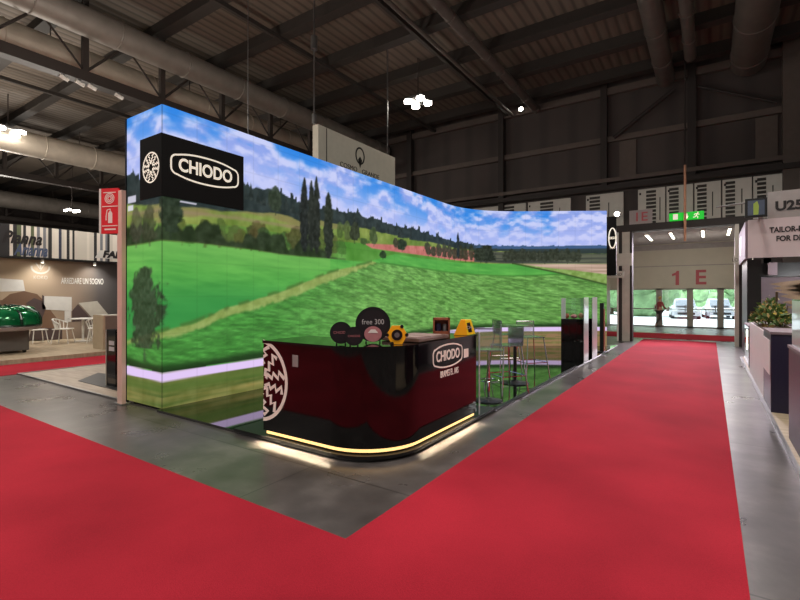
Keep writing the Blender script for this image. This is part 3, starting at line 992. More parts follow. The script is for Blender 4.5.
def lplan(x0, y0, x1, y1, r, ti, tr, inset=0.0):
    """L-shaped counter plan with a rounded outer corner at (x1,y0)"""
    x0 += inset; x1 -= inset; y0 += inset; y1 -= inset
    r = r - inset
    P = [(x0, y0)]
    for i in range(13):
        a = -PI / 2 + PI / 2 * i / 12
        P.append((x1 - r + r * math.cos(a), y0 + r + r * math.sin(a)))
    P += [(x1, y1), (x1 - tr, y1), (x1 - tr, y0 + ti), (x0, y0 + ti)]
    return P


slab = MB(); slab.prism([(-4.45, CYF - .03), (CX - .6, CYF - .03)] + [(CX - .6 + .63 * math.sin(a), CYF + .6 - .63 * math.cos(a)) for a in [PI / 2 * i / 10 for i in range(1, 11)]] + [(CX + .03, 5.8), (-4.45, 5.8)], .0301, .06)
tag(slab.build('counter_platform', M['black']), 'low black platform slab under the reception counter', 'platform')
ct = thing('reception_counter', 'glossy black L shaped reception counter with rounded corner and glowing base', 'counter', (-3.0, 4.0, .06))
MB().prism(lplan(CXL, CYF, CX, CYE, .62, .7, .62), CB, CT - .03).build('body', M['black_gloss'], ct, True)
MB().prism(lplan(CXL, CYF, CX, CYE, .62, .7, .62, -.008), CT - .03, CT).build('worktop', M['black_gloss'], ct, True)
MB().prism(lplan(CXL, CYF, CX, CYE, .62, .6, .5, .1), .06, CB).build('plinth', M['black'], ct)
# glowing strip set under the overhang
strip_p = lplan(CXL, CYF, CX, CYE, .62, .7, .6, .03)[:-3]
sm_ = MB()
for p, q in zip(strip_p[:-1], strip_p[1:]):
    d = Vector((q[0] - p[0], q[1] - p[1])); nn = Vector((d.y, -d.x)).normalized() * .012
    sm_.prism([p, q, (q[0] + nn.x, q[1] + nn.y), (p[0] + nn.x, p[1] + nn.y)], .078, .108)
sm_.build('light_strip', M['strip_lamp'], ct)
emblem(ct, (onY(287, 380, CYF).x - .43, CYF - .0005, .645), UYm, .445, M['print_cream'], clip=((CXL + .002, 0, 0), (1, 0, 0)))
a = onX(433, 358, CX); c = onX(462, 358, CX)
badge(ct, (CX + .0005, (a.y + c.y) / 2, .895), UXp, c.y - a.y, .175, .245, .016, .155, M['print_cream'], bold=.003)
text('caption', 'BRAMES EL. ARS', .1, M['print_cream'], (CX + .002, (a.y + c.y) / 2 + .03, .70), UXp, ct, fit=.42, th=.002)
p = onY(296, 361, CYF)
MB().box(p.x - .05, p.x + .03, CYF - .003, CYF, p.z - .06, p.z + .06).build('notice', M['sign_grey'], ct, label='small pale notice on the left face')
p = onX(466, 353, CX)
MB().box(CX, CX + .003, p.y - .06, p.y + .06, p.z - .05, p.z + .05).build('notice', M['print_cream'], ct, label='small pale notice right of the badge')

# things on the counter
fwd = Vector((FW[0], FW[1], 0))


def disc_on_stand(u, v, rpx, label, face='disc_face', name='grinding_disc', words=None):
    d = {'a': 0}
    base = G(u, v + rpx, CT + .004)
    t_ = base.x * FW[0] + base.y * FW[1]
    r = rpx * t_ / FOC
    t = thing(name, label, 'disc', (base.x, base.y, CT))
    c = Vector((base.x, base.y, CT + r + .012))
    n = Vector((-c.x, -c.y, 0)).normalized()              # faces the visitor
    n = (n + Vector((0, 0, .12))).normalized()
    MB().tube(c, c - n * .035, r, 48).build('rim', M['disc'], t, True)
    MB().tube(c + n * .003, c - n * .001, r * .8, 48).build('face', M[face], t, True)
    s_ = MB(); fx = n.cross(Vector((0, 0, 1))).normalized()
    for sg in (-1, 1):
        s_.tube(Vector((base.x, base.y, CT + .008)) + fx * r * .4 * sg, Vector((base.x, base.y, CT + .008)) + fx * r * .4 * sg - Vector((n.x, n.y, 0)) * .12, .008, 8)
        s_.tube(Vector((base.x, base.y, CT + .008)) + fx * r * .4 * sg - Vector((n.x, n.y, 0)) * .1, c + fx * r * .3 * sg - n * .04, .006, 8)
    s_.build('wire_stand', M['black'], t)
    return t, c, n, r, -fx


def face_text(t, s, size, m, c, ux, xs=1, bold=0):
    text('lettering', s, size, M[m], c, ux, t, xs=xs, bold=bold, th=.0015)


t, c, n, r, fx = disc_on_stand(341, 333.5, 11, 'small black round disc furthest left on the counter')
ux = Vector((-n.y, n.x, 0)).normalized()
face_text(t, 'CHIODO', r * .34, 'pink', c + n * .006, ux)
t, c, n, r, fx = disc_on_stand(354, 337.0, 9.5, 'smallest black round disc, between two larger discs on the counter')
ux = Vector((-n.y, n.x, 0)).normalized()
face_text(t, 'CHIODO', r * .32, 'pink', c + n * .006, ux)
t, c, n, r, fx = disc_on_stand(373, 325, 17.5, 'large black round disc with pink lower emblem standing on the counter')
ux = Vector((-n.y, n.x, 0)).normalized()
face_text(t, 'free 300', r * .42, 'grey_print', c + n * .007 + Vector((0, 0, r * .12)), ux, xs=.9)
up = n.cross(ux) * -1
if up.z < 0: up = -up
mb = MB(); P = []
for i in range(24):
    q = 2 * PI * i / 24
    P.append((math.cos(q) * r * .5, -r * .56 + math.sin(q) * r * .44))
mb.plate(P, c + n * .004, ux, up, .008)
mb.build('pink_emblem', M['pink'], t)
mb = MB(); mb.plate([(-.3 * r, -.5 * r), (.3 * r, -.5 * r), (.12 * r, -.3 * r), (-.12 * r, -.3 * r)], c + n * .0122, ux, up, .003)
mb.build('emblem_patch', M['paper'], t)  # pale trapezoid patch on the pink emblem

# yellow hexagonal wheel
b0 = G(397, 344, CT + .004); tt = b0.x * FW[0] + b0.y * FW[1]; r = 10.5 * tt / FOC
t = thing('hexagonal_wheel', 'yellow hexagonal tool wheel with black hub beside the large disc', 'tool wheel', b0)
n = Vector((-b0.x, -b0.y, 0)).normalized(); ux = Vector((-n.y, n.x, 0))
c = Vector((b0.x, b0.y, CT + r * .9))
mb = MB(); P = [(r * math.cos(PI / 3 * i), r * math.sin(PI / 3 * i)) for i in range(6)]
mb.plate(P, c - n * .04, ux, UZ, .04); mb.build('hexagon_plate', M['yellow'], t)
MB().tube(c, c + n * .012, r * .52, 24).build('hub', M['disc'], t, True)
MB().tube(c + n * .012, c + n * .016, r * .25, 16).build('bore', M['steel'], t, True)
for i in range(6):
    q = PI / 3 * i + PI / 6 * 0
    pp = c + ux * math.cos(q) * r * .93 + Vector((0, 0, math.sin(q) * r * .93))
    if i in (0, 1, 3, 4): MB().tube(pp - n * .045, pp + n * .008, r * .17, 12).build('corner_cap', M['disc'], t)

# tray, framed picture box, yellow wedge
tr = MB(); tr.box(CX - .5, CX - .03, 3.95, 4.6, CT + .004, CT + .045, .008)
M['leaflet'] = mat('leaflet', (160, 132, 124), .5)
t = thing('leaflet_tray', 'flat brown tray with pale leaflets on the counter top', 'tray', (CX - .26, 4.2, CT))
tr.build('tray_body', M['tray'], t)
MB().box(CX - .46, CX - .08, 4.0, 4.2, CT + .045, CT + .052).build('leaflet', M['leaflet'], t)
MB().box(CX - .44, CX - .06, 4.24, 4.5, CT + .045, CT + .05).build('leaflet', M['leaflet'], t)
b0 = G(441.5, 335.5, CT + .004); t_ = b0.x * FW[0] + b0.y * FW[1]; w = 8.5 * t_ / FOC; h = 17.5 * t_ / FOC
t = thing('sample_box', 'brown open fronted sample box with dark items inside on the counter', 'box', b0)
n = Vector((-b0.x, -b0.y, 0)).normalized(); ux = Vector((-n.y, n.x, 0))


def obox(o, ux, n, a0, a1, d0, d1, z0, z1):
    mb = MB(); o = Vector(o)
    mb.plate([(a0, z0), (a1, z0), (a1, z1), (a0, z1)], o + n * d0, ux, UZ, d1 - d0)
    return mb


fr = obox(b0, ux, n, -w, w, -.14, -.12, 0, h)
for a0, a1, z0, z1 in ((-w, -w + .02, 0, h), (w - .02, w, 0, h), (-w, w, 0, .05), (-w, w, h - .025, h)):
    q = obox(b0, ux, n, a0, a1, -.12, 0, z0, z1); me_ = bpy.data.meshes.new('tmp'); q.bm.to_mesh(me_); fr.bm.from_mesh(me_); q.bm.free(); bpy.data.meshes.remove(me_)
fr.build('case', M['wood_box'], t)
cyl = MB(); cyl.tube(b0 + ux * -.04 + n * -.06 + Vector((0, 0, .05)), b0 + ux * -.04 + n * -.06 + Vector((0, 0, .14)), .035, 14)
cyl.build('sample', M['navy'], t)
cyl = MB(); cyl.tube(b0 + ux * .04 + n * -.06 + Vector((0, 0, .05)), b0 + ux * .04 + n * -.06 + Vector((0, 0, .13)), .03, 14)
cyl.build('sample', M['steel'], t)
b0 = G(464.5, 334.8, CT + .004); t_ = b0.x * FW[0] + b0.y * FW[1]
t = thing('display_wedge', 'bright yellow triangular display block with dark label at the counter end', 'display block', b0)
n = Vector((-b0.x, -b0.y, 0)).normalized(); ux = Vector((-n.y, n.x, 0))
w = 10.5 * t_ / FOC; h = 15 * t_ / FOC
mb = MB(); mb.plate([(-w, 0), (w * .25, 0), (w * .05, h), (-w * .35, h)], b0 - n * .12, ux, UZ, .16); mb.build('block', M['yellow'], t)
mb = MB(); mb.plate([(w * .25, 0), (w, .02), (w * .62, h), (w * .05, h)], b0 - n * .12, ux, UZ, .165); mb.build('side_face', M['yellow_light'], t)
mb = MB(); mb.plate([(w * .38, h * .18), (w * .72, h * .22), (w * .5, h * .85), (w * .2, h * .8)], b0 + n * .046, ux, UZ, .004); mb.build('dark_label', M['disc_face'], t)
text('lettering', 'CH', .05, M['grey_print'], b0 + n * .052 + ux * w * .45 + Vector((0, 0, h * .5)), ux, t, th=.001)

# clear glass pane closing the counter end
g = MB().box(EX - .55, EX - .04, 5.34, 5.35, .062, 1.1)
t = thing('clear_divider', 'upright clear glass divider standing just past the counter end', 'glass divider', (EX - .3, 5.34, .062))
g.build('pane', M['glass'], t)
MB().box(EX - .04, EX - .025, 5.338, 5.352, .062, 1.1).build('polished_edge', M['glass_bright'], t)
o = MB().box(EX - .055, EX + .004, 5.81, 10.4, .0, .036).build('edge_profile', M['black'])
tag(o, 'matt black edge band along the aisle side of the reflecting stand floor', 'edging')

# ------------------------------------------------------------------ clear stools and table


def stool_local(label, kind):
    t = thing('bar_stool', label, 'stool', (0, 0, 0), 'clear stools on the stand floor')
    s_ = .2
    mb = MB(); mb.box(-.19, .19, -.18, .18, .735, .755, .008); mb.build('seat', M['acrylic'], t)
    mb = MB()
    for i in range(9):
        a = PI * .15 + PI * .7 * i / 8
        pass
    mb.box(-.19, .19, .165, .18, .755, 1.02, .006); mb.build('backrest', M['acrylic'], t)
    fr = MB(); fr.path([(-.19, .18, .75), (-.19, .19, 1.03), (.19, .19, 1.03), (.19, .18, .75)], .009, 6); fr.build('back_frame', M['chrome'], t)
    if kind == 'leg':
        for sx in (-1, 1):
            for sy in (-1, 1):
                MB().tube((sx * .17, sy * .16, .735), (sx * .25, sy * .24, 0), .011, 8).build('leg', M['chrome'], t)
        f_ = MB(); q = .218
        f_.path([(-q, -q, .28), (q, -q, .28), (q, q, .28), (-q, q, .28), (-q, -q, .28)], .008, 6); f_.build('footrest', M['chrome'], t)
    else:
        MB().tube((0, 0, .02), (0, 0, .735), .022, 12).build('pole', M['chrome'], t)
        MB().lathe([(.2, 0), (.2, .012), (.06, .03), (.03, .05)], (0, 0, 0)).build('base', M['black'], t, True)
        MB().ring((0, 0, .3), .14, .009, 'Z', 24, 6).build('footrest', M['chrome'], t)
    return t


ZF = .031
st1 = stool_local('clear pedestal stool with chrome pole nearest the counter', 'pole')
st1.location = G(491, 402, ZF) + Vector((-.06, .05, 0)); st1.rotation_euler = (0, 0, .5)
st2 = stool_local('clear four legged stool between the pedestal stool and the high table', 'leg')
p = G(506, 392, ZF); st2.location = p; st2.rotation_euler = (0, 0, -.6)
p = Vector((-2.82, 8.62, ZF))
dup(st2, p, .9, 'clear four legged stool right of the high table, at the floor edge')
p = Vector((-3.45, 8.95, ZF))
dup(st2, p, 2.4, 'clear four legged stool farthest back, nearest the video wall')
p = G(515, 383, ZF)
t = thing('high_table', 'round glass high table on thin dark pole and black disc base', 'table', p)
MB().tube(p + Vector((0, 0, .02)), p + Vector((0, 0, 1.0)), .03, 14).build('pole', M['black'], t)
MB().lathe([(.24, 0), (.24, .012), (.08, .03), (.04, .06)], p).build('base', M['black'], t, True)
MB().tube(p + Vector((0, 0, 1.0)), p + Vector((0, 0, 1.012)), .25, 40).build('table_top', M['acrylic'], t)

# ------------------------------------------------------------------ display plinths along the aisle edge


def case(Y, x0, z1, depth, label, left=True, gy=.6):
    t = thing('display_case', label, 'display case', (EX - .25, Y, ZF))
    MB().box(x0, EX - .012, Y, Y + depth, ZF, z1, .004).build('plinth', M['black_gloss'], t)
    MB().box(EX - .01, EX + .002, Y, Y + gy, ZF, 1.52).build('side_pane', M['glass_bright'], t)
    if left: MB().box(x0, x0 + .1, Y + .02, Y + .03, z1, 1.5).build('front_pane', M['glass_bright'], t)
    MB().box(x0, EX - .012, Y + depth - .012, Y + depth - .002, z1, 1.5).build('back_pane', M['glass'], t)
    return t


x0 = onY(561, 320, 11.0).x
case(11.0, x0, 1.02, .5, 'black plinth display case with tall glass side, nearer of the pair', True, .45)
case(11.9, onY(576, 320, 11.9).x, 1.0, .5, 'black plinth display case partly hidden behind the nearer one', False, .55)
for (dx, w, h, c_, lab) in ((.08, .055, .12, 'wood_box', 'dark brown stone sample at left inside the nearer display case'), (.24, .085, .09, 'pink', 'pale pink stone sample in the middle of the nearer display case'), (.40, .06, .14, 'tan', 'orange tan stone sample at right inside the nearer display case')):
    mb = MB(); mb.ico((x0 + dx, 11.22, 1.02 + h / 2), 1, 2, (w, w * .8, h / 2 + .004), .08)
    zmin = min(v.co.z for v in mb.bm.verts)
    bmesh.ops.translate(mb.bm, vec=(0, 0, 1.021 - zmin), verts=mb.bm.verts)
    tag(mb.build('stone_sample', M[c_]), lab, 'stone sample')
p = G(602, 352, ZF)
t = thing('slim_column', 'slim dark upright column on round base at the far stand corner', 'column', p)
MB().box(p.x - .05, p.x + .05, p.y - .05, p.y + .05, ZF + .03, 1.36, .005).build('shaft', M['black'], t)
MB().box(p.x + .0505, p.x + .07, p.y - .05, p.y + .05, ZF + .03, 1.2).build('brown_edge', M['wood_box'], t)
MB().lathe([(.16, 0), (.16, .02), (.1, .03)], p).build('base', M['black'], t, True)

# ------------------------------------------------------------------ hall gate
GY = 17.4
x0 = onY(617, 300, GY).x; x1 = onY(632, 300, GY).x; x2 = onY(735, 300, GY).x; x3 = onY(748, 300, GY).x
t = thing('gate_portal', 'grey portal frame around the hall exit with dark lintel', 'gate', ((x0 + x3) / 2, GY, 0))
MB().box(x0 + .16, x1 - .07, GY, GY + .35, 0, 3.75).build('column', M['offwhite'], t, label='left column')
MB().box(x0 + .05, x0 + .16, GY + .01, GY + .34, 0, 3.75).build('dark_reveal', M['wall_trim_dark'], t)
MB().box(x0, x0 + .05, GY, GY + .34, 0, 3.75).build('white_edge', M['white'], t)
MB().box(x1 - .07, x1, GY + .02, GY + .36, 0, 3.75).build('dark_reveal', M['wall_trim_dark'], t)
MB().box(x2, x2 + .1, GY, GY + .35, 0, 3.75).build('column', M['offwhite'], t, label='right column')
MB().box(x2 + .1, x3 + .1, GY + .01, GY + .35, 0, 3.75).build('dark_reveal', M['wall_trim_dark'], t)
MB().box(x0 - .1, x3 + .12, GY - .02, GY + .38, 3.75, 3.98).build('lintel', M['wall_trim_dark'], t)

# vestibule behind the portal
VY = 26.5
vw = MB(); vw.box(-4.6, -4.4, WY, VY, 0, 4.3); struct(vw.build('wall_gate_left', M['gate_wall']))
vw = MB(); vw.box(1.4, 1.6, WY, VY, 0, 4.3); struct(vw.build('wall_gate_right', M['gate_wall']))
struct(MB().box(-4.6, 1.6, WY + .3, VY + .3, 4.3, 4.5).build('ceiling_gate', M['wall_trim_dark']))
sl = MB()
for i in range(19):
    y = 18.9 + i * .41
    sl.box(-4.4, 1.4, y, y + .12, 4.14, 4.3)
trim(sl, M['sign_grey'])
struct(MB().box(-4.6, 1.6, VY, VY + .2, 1.93, 4.3).build('wall_doors', M['gate_wall']))
trim(MB().box(-4.4, 1.4, VY - .06, VY, 3.02, 3.06), M['sign_grey'])
trim(MB().box(-4.4, 1.4, VY - .04, VY, 3.85, 4.1), M['sign_grey'])
a = onY(676, 278, VY); c = onY(700.5, 278, VY)
gn = thing('gate_number_sign', 'dark red 1 E painted on the pale wall above the glass doors', 'lettering', (a.x, VY, a.z - .35))
dg_ = MB(); dg_.plate([(-.02, -.35), (.13, -.35), (.13, .35), (.03, .35), (-.02, .27), (-.17, .2), (-.17, .09), (-.02, .14)], (a.x, VY - .001, a.z), UYm, UZ, .003); dg_.build('digit', M['red_text'], gn)
text('letter', 'E', .98, M['red_text'], (c.x, VY - .004, c.z), UYm, gn, bold=.02, th=.003)
mull = [onY(u, 300, VY).x for u in (600, 628, 659, 690, 720.5, 751)]
mull = [mull[2] - 2 * (mull[3] - mull[2]), mull[2] - (mull[3] - mull[2])] + mull[2:]
for i, (a, c) in enumerate(zip(mull[:-1], mull[1:])):
    fr = MB()
    fr.box(a, a + .13, VY, VY + .1, 0, 1.93); fr.box(c - .13, c, VY, VY + .1, 0, 1.93)
    fr.box(a, c, VY, VY + .1, 0, .06); fr.box(a, c, VY, VY + .1, 1.86, 1.93)
    fr.box(a, c, VY + .01, VY + .07, .88, .93)
    d = struct(fr.build('door_%d' % (i + 1), M['door_frame']))
    MB().box(a + .13, c - .13, VY + .04, VY + .055, .06, 1.86).build('pane', M['glass'], d)
    MB().tube((c - .2, VY - .06, .75), (c - .2, VY - .06, 1.1), .018, 8).build('door_handle', M['steel'], d)
# vestibule lamps
for i, (u, v, lab) in enumerate(((649, 238, 'first short tube lamp from the left in the gate ceiling'), (672, 236, 'second short tube lamp from the left in the gate ceiling'), (703, 234, 'third short tube lamp from the left in the gate ceiling'), (729, 232, 'fourth short tube lamp from the left, nearest the right column'))):
    p = G(u, v, 4.09)
    t = thing('ceiling_lamp', lab, 'lamp', p, 'tube lamps in the gate ceiling')
    MB().box(p.x - .055, p.x + .055, p.y - 1.15, p.y + 1.15, 4.09, 4.299).build('housing', M['white'], t)
    MB().box(p.x - .04, p.x + .04, p.y - 1.1, p.y + 1.1, 4.075, 4.09).build('diffuser', M['tube_lamp'], t)
    L = bpy.data.lights.new('tube_light', 'POINT'); L.energy = 36; L.color = (1, .96, .88); L.shadow_soft_size = .2
    lo = bpy.data.objects.new('tube_light', L); COL.objects.link(lo); lo.location = (p.x, p.y, 2.9)

# signs on the lintel
p = onY(629, 228, GY - .1); q = onY(652, 209, GY - .1)
t = thing('gate_sign', 'grey board reading 1E standing on the gate lintel beside the video wall', 'sign', ((p.x + q.x) / 2, GY - .1, 3.98))
MB().box(p.x, q.x, GY - .02, GY + .04, 3.98, q.z + .02).build('board', M['sign_grey'], t)
text('lettering', '1E', .42, M['red_text'], ((p.x + q.x) / 2, GY - .023, (3.98 + q.z) / 2), UYm, t, xs=1.05, bold=.004, th=.002)
p = onY(669, 225, GY - .05); q = onY(704, 214, GY - .05)
t = thing('exit_sign', 'lit green emergency exit sign over the gate opening', 'sign', ((p.x + q.x) / 2, GY, p.z))
z0 = 3.985; z1 = 4.24
MB().box(p.x, q.x, GY - .05, GY + .03, z0, z1, .01).build('box', M['exit_green'], t)
pic = MB()
w = q.x - p.x
pic.box(p.x + w * .12, p.x + w * .26, GY - .056, GY - .05, z0 + .04, z1 - .04)
pic.build('door_pictogram', M['print_white'], t); pic = MB()
mx_ = p.x + w * .52
pic.plate([(-.015, -.08), (.015, -.08), (.015, .08), (-.015, .08)], (mx_, GY - .05, (z0 + z1) / 2), UYm, UZ, .006)
pic.plate([(-.045, -.0), (.045, .0), (0, -.1)], (mx_, GY - .05, (z0 + z1) / 2), UYm, UZ, .006)
pic.build('arrow_pictogram', M['print_white'], t); pic = MB()
rx = p.x + w * .8; rz = (z0 + z1) / 2
pic.ball((rx + .03, GY - .052, rz + .085), .022, 10, (1, .3, 1))
for P in ([(0.02, .06), (-.02, -.01)], [(-.02, -.01), (.03, -.045), (.02, -.1)], [(-.02, -.01), (-.05, -.05), (-.1, -.055)], [(.01, .045), (.07, .02)], [(.01, .045), (-.05, .05), (-.07, .01)]):
    pic.ribbon(P, .026, (rx, GY - .05, rz), UYm, UZ, .006)
pic.build('runner_pictogram', M['print_white'], t)
p = onY(685, 241, GY - .3); q = onY(685, 165, GY - .3)
t = thing('hanging_pole', 'slender pinkish vertical pole hanging in front of the green exit sign', 'pole', (p.x, p.y, p.z))
MB().tube((p.x, p.y, p.z), (p.x, p.y, q.z), .036, 12).build('pole', M['pole_pink'], t)
MB().tube((p.x, p.y, q.z), (p.x, p.y, CZ - .002), .02, 8).build('rod', M['wall_trim_dark'], t)
# small fingerposts at the left column
for (u0, u1, v0, v1, Y, lab, s) in ((616.5, 632, 253, 266, 16.9, 'angled pale sign board fixed to the left gate column, upper one', ''), (607.5, 624, 271, 278, 16.4, 'narrow pale sign board low on the left gate column', 'STAND'), (733, 745, 256, 264, 16.9, 'small pale sign board on the right gate column', 'LOUM')):
    a = onY(u0, v1, Y); c = onY(u1, v0, Y)
    t = thing('direction_sign', lab, 'sign', ((a.x + c.x) / 2, Y, a.z))
    MB().box(a.x, c.x, Y - .02, Y + .02, a.z, c.z, .004).build('board', M['offwhite'], t)
    MB().tube(((a.x + c.x) / 2, Y + .02, (a.z + c.z) / 2), ((a.x + c.x) / 2, GY - .021, (a.z + c.z) / 2), .02, 8).build('bracket', M['steel'], t)
    if s: text('lettering', s, (c.z - a.z) * .6, M['dark_text'], ((a.x + c.x) / 2, Y - .022, (a.z + c.z) / 2), UYm, t, xs=.9, th=.001)

# louvred panels high on the far wall
names = ['leftmost pale louvred panel above the curved end of the video wall', 'pale louvred panel above the back part of the video wall', 'pale louvred panel above the video wall edge and flood lamp',
         'pale louvred wall panel directly behind the 1E board', 'pale louvred wall panel just left of the pink pole', 'pale louvred wall panel just right of the pink pole', 'pale louvred wall panel left of the dark screen', 'pale louvred wall panel above the dark screen', 'rightmost pale louvred wall panel above the U25 board']
PYW = WY - .12
for (u0, u1, lo, lab) in ((470, 526, (.55, .8), names[0]), (528, 571, (.3, .6), names[1]), (586, 624, (.1, .38), names[2]), (638, 666, (.3, .65), names[3]), (666.5, 694, (.1, .45), names[4]), (694.5, 722, (.1, .45), names[5]), (722.5, 753, (.1, .42), names[6]), (753.5, 784, (.12, .42), names[7]), (784.5, 830, (.1, .3), names[8])):
    a = onY(u0, 200, PYW).x; c = onY(u1, 200, PYW).x
    t = thing('wall_panel', lab, 'panel', ((a + c) / 2, PYW, 4.0))
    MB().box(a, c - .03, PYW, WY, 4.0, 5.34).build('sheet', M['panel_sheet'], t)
    la = a + (c - a) * lo[0]; lb = a + (c - a) * lo[1]
    lv = MB()
    for k in range(9):
        z = 4.1 + k * .135
        lv.box(la, lb, PYW - .03, PYW, z, z + .085)
    lv.build('louvre', M['grille'], t)
    ln = MB(); ln.box(lb + (c - lb) * .35, lb + (c - lb) * .35 + .03, PYW - .006, PYW, 4.2, 5.0); ln.build('slot', M['grille'], t)
    MB().box(a + .04, a + .1, PYW - .006, PYW, 5.14, 5.22).build('plate', M['dark_text'], t)

# ------------------------------------------------------------------ outdoors beyond the doors
M['asphalt'] = mat('asphalt', (205, 207, 212), .9, var=.05)
struct(MB().box(-40, 40, 26.7, 90, -.25, -.02).build('ground_outdoor', M['asphalt']))


def car(c, rz, label):
    t = thing('parked_car', label, 'car', c)
    R_ = Matrix.Rotation(rz, 3, 'Z')
    prof = [(-.86, .22), (-.88, .55), (-.84, .78), (-.68, .9), (-.58, 1.3), (-.5, 1.38), (.5, 1.38), (.58, 1.3), (.68, .9), (.84, .78), (.88, .55), (.86, .22)]
    # body: cross-section swept front to rear
    secs = [(-2.1, .78, 0.55), (-2.0, .95, .62), (-1.1, 1, .68), (-.5, 1, 1), (.9, 1, 1), (1.6, .97, .72), (2.05, .9, .66)]
    bm = MB()
    rows = []
    for y, wx, hz in secs:
        row = []
        for x, z in prof:
            zz = z if z < .6 else .6 + (z - .6) * max(0, (hz - .6) / .4 if hz > .6 else .05)
            row.append(bm.bm.verts.new(Vector(c) + R_ @ Vector((x * wx, y, zz))))
        rows.append(row)
    for a, b_ in zip(rows[:-1], rows[1:]):
        k = len(prof)
        for i in range(k): bm.bm.faces.new((a[i], a[(i + 1) % k], b_[(i + 1) % k], b_[i]))
    bm.bm.faces.new(rows[0]); bm.bm.faces.new(rows[-1][::-1])
    bm.build('body', M['car_white'], t)
    g = MB()
    P = [(-.5, .88), (.5, .88), (.46, 1.28), (-.46, 1.28)]
    pl_ = [Vector(c) + R_ @ Vector((x * 1.2, -1.12 + (z - .88) * 1.35 - .05, z + .02)) for x, z in P]
    g.bm.faces.new([g.bm.verts.new(v) for v in pl_]); g.build('windscreen', M['car_glass'], t)
    g = MB(); pl_ = [Vector(c) + R_ @ Vector((x, -2.115, z)) for x, z in ((-.5, .3), (.5, .3), (.5, .45), (-.5, .45))]
    g.bm.faces.new([g.bm.verts.new(v) for v in pl_]); g.build('grille', M['tyre'], t)
    for sx in (-1, 1):
        for y in (-1.35, 1.35):
            a_ = Vector(c) + R_ @ Vector((sx * .66, y, .31)); b_ = Vector(c) + R_ @ Vector((sx * .87, y, .31))
            MB().tube(a_, b_, .31, 20).build('wheel', M['tyre'], t)
    for sx in (-1, 1):
        pl_ = [Vector(c) + R_ @ Vector((sx * .68 + x, -2.12, z)) for x, z in ((-.12, .52), (.12, .52), (.12, .6), (-.12, .6))]
        g = MB(); g.bm.faces.new([g.bm.verts.new(v) for v in pl_]); g.build('headlight', M['white'], t)
    return t


r_ = ray(684, 300); car((r_[0] * 33, r_[1] * 33, -.02), .1, 'white car parked outside behind the middle glass door')
r_ = ray(718, 300); car((r_[0] * 33, r_[1] * 33, -.02), .1, 'white car parked outside behind the right glass door')


def tree_out(u, t_, h, r, label):
    rr = ray(u, 300); c = Vector((rr[0] * t_, rr[1] * t_, -.02))
    t = thing('tree', label, 'tree', c)
    MB().tube(c, c + Vector((0, 0, h * .5)), .16, 10, .1).build('trunk', M['bark'], t)
    mb = MB()
    for i in range(7):
        mb.ico(c + Vector((random.uniform(-r, r) * .6, random.uniform(-r, r) * .6, h * .55 + random.uniform(-.3, .35) * h)), r * random.uniform(.5, .75), 3, (1, 1, 1), .07)
    mb.build('crown', M['tree'], t)


tree_out(650, 36, 3.4, 1.7, 'leafy green tree outside behind the leftmost visible glass door')
tree_out(612, 40, 3.4, 1.7, 'green tree outside glimpsed between the video wall and gate column')
tree_out(690, 54, 3.6, 1.5, 'distant green tree outside between the two parked cars')
tree_out(725, 56, 3.6, 1.5, 'distant green tree outside above the right parked car')
tree_out(668, 48, 3.2, 1.4, 'distant pale green tree outside left of the parked cars')
hb = MB()
hb.box(-60, 40, 88, 89, -.02, 9); hb.box(-60, -42, 60, 88, -.02, 7)
M['facade'] = mat('facade', (205, 212, 214), .8, var=.1, scale=.3)
struct(hb.build('wall_outdoor', M['facade']))
hd = MB()
for i in range(60):
    hd.ico((-38 + i * 1.2, 80 + random.uniform(-.4, .4), .7), 1.2, 2, (1, .8, 1.1), .1)
tag(hd.build('hedge', M['tree']), 'long clipped green hedge across the far side of the car park', 'hedge')

# ------------------------------------------------------------------ person walking outside the doors


def skin(name, verts, edges, m, parent, root=0, sub=2):
    me = bpy.data.meshes.new(name)
    me.from_pydata([v[0] for v in verts], edges, [])
    o = bpy.data.objects.new(name, me); COL.objects.link(o)
    mod = o.modifiers.new('Skin', 'SKIN')
    for i, v in enumerate(verts):
        sv = me.skin_vertices[0].data[i]
        r = v[1]; sv.radius = r if isinstance(r, tuple) else (r, r)
        sv.use_root = (i == root)
    ms = o.modifiers.new('Sub', 'SUBSURF'); ms.levels = sub; ms.render_levels = sub
    bpy.context.view_layer.update()
    dg = bpy.context.evaluated_depsgraph_get()
    m2 = bpy.data.meshes.new_from_object(o.evaluated_get(dg))
    bpy.data.objects.remove(o)
    m2.name = name
    return link(name, m2, m, parent, True)


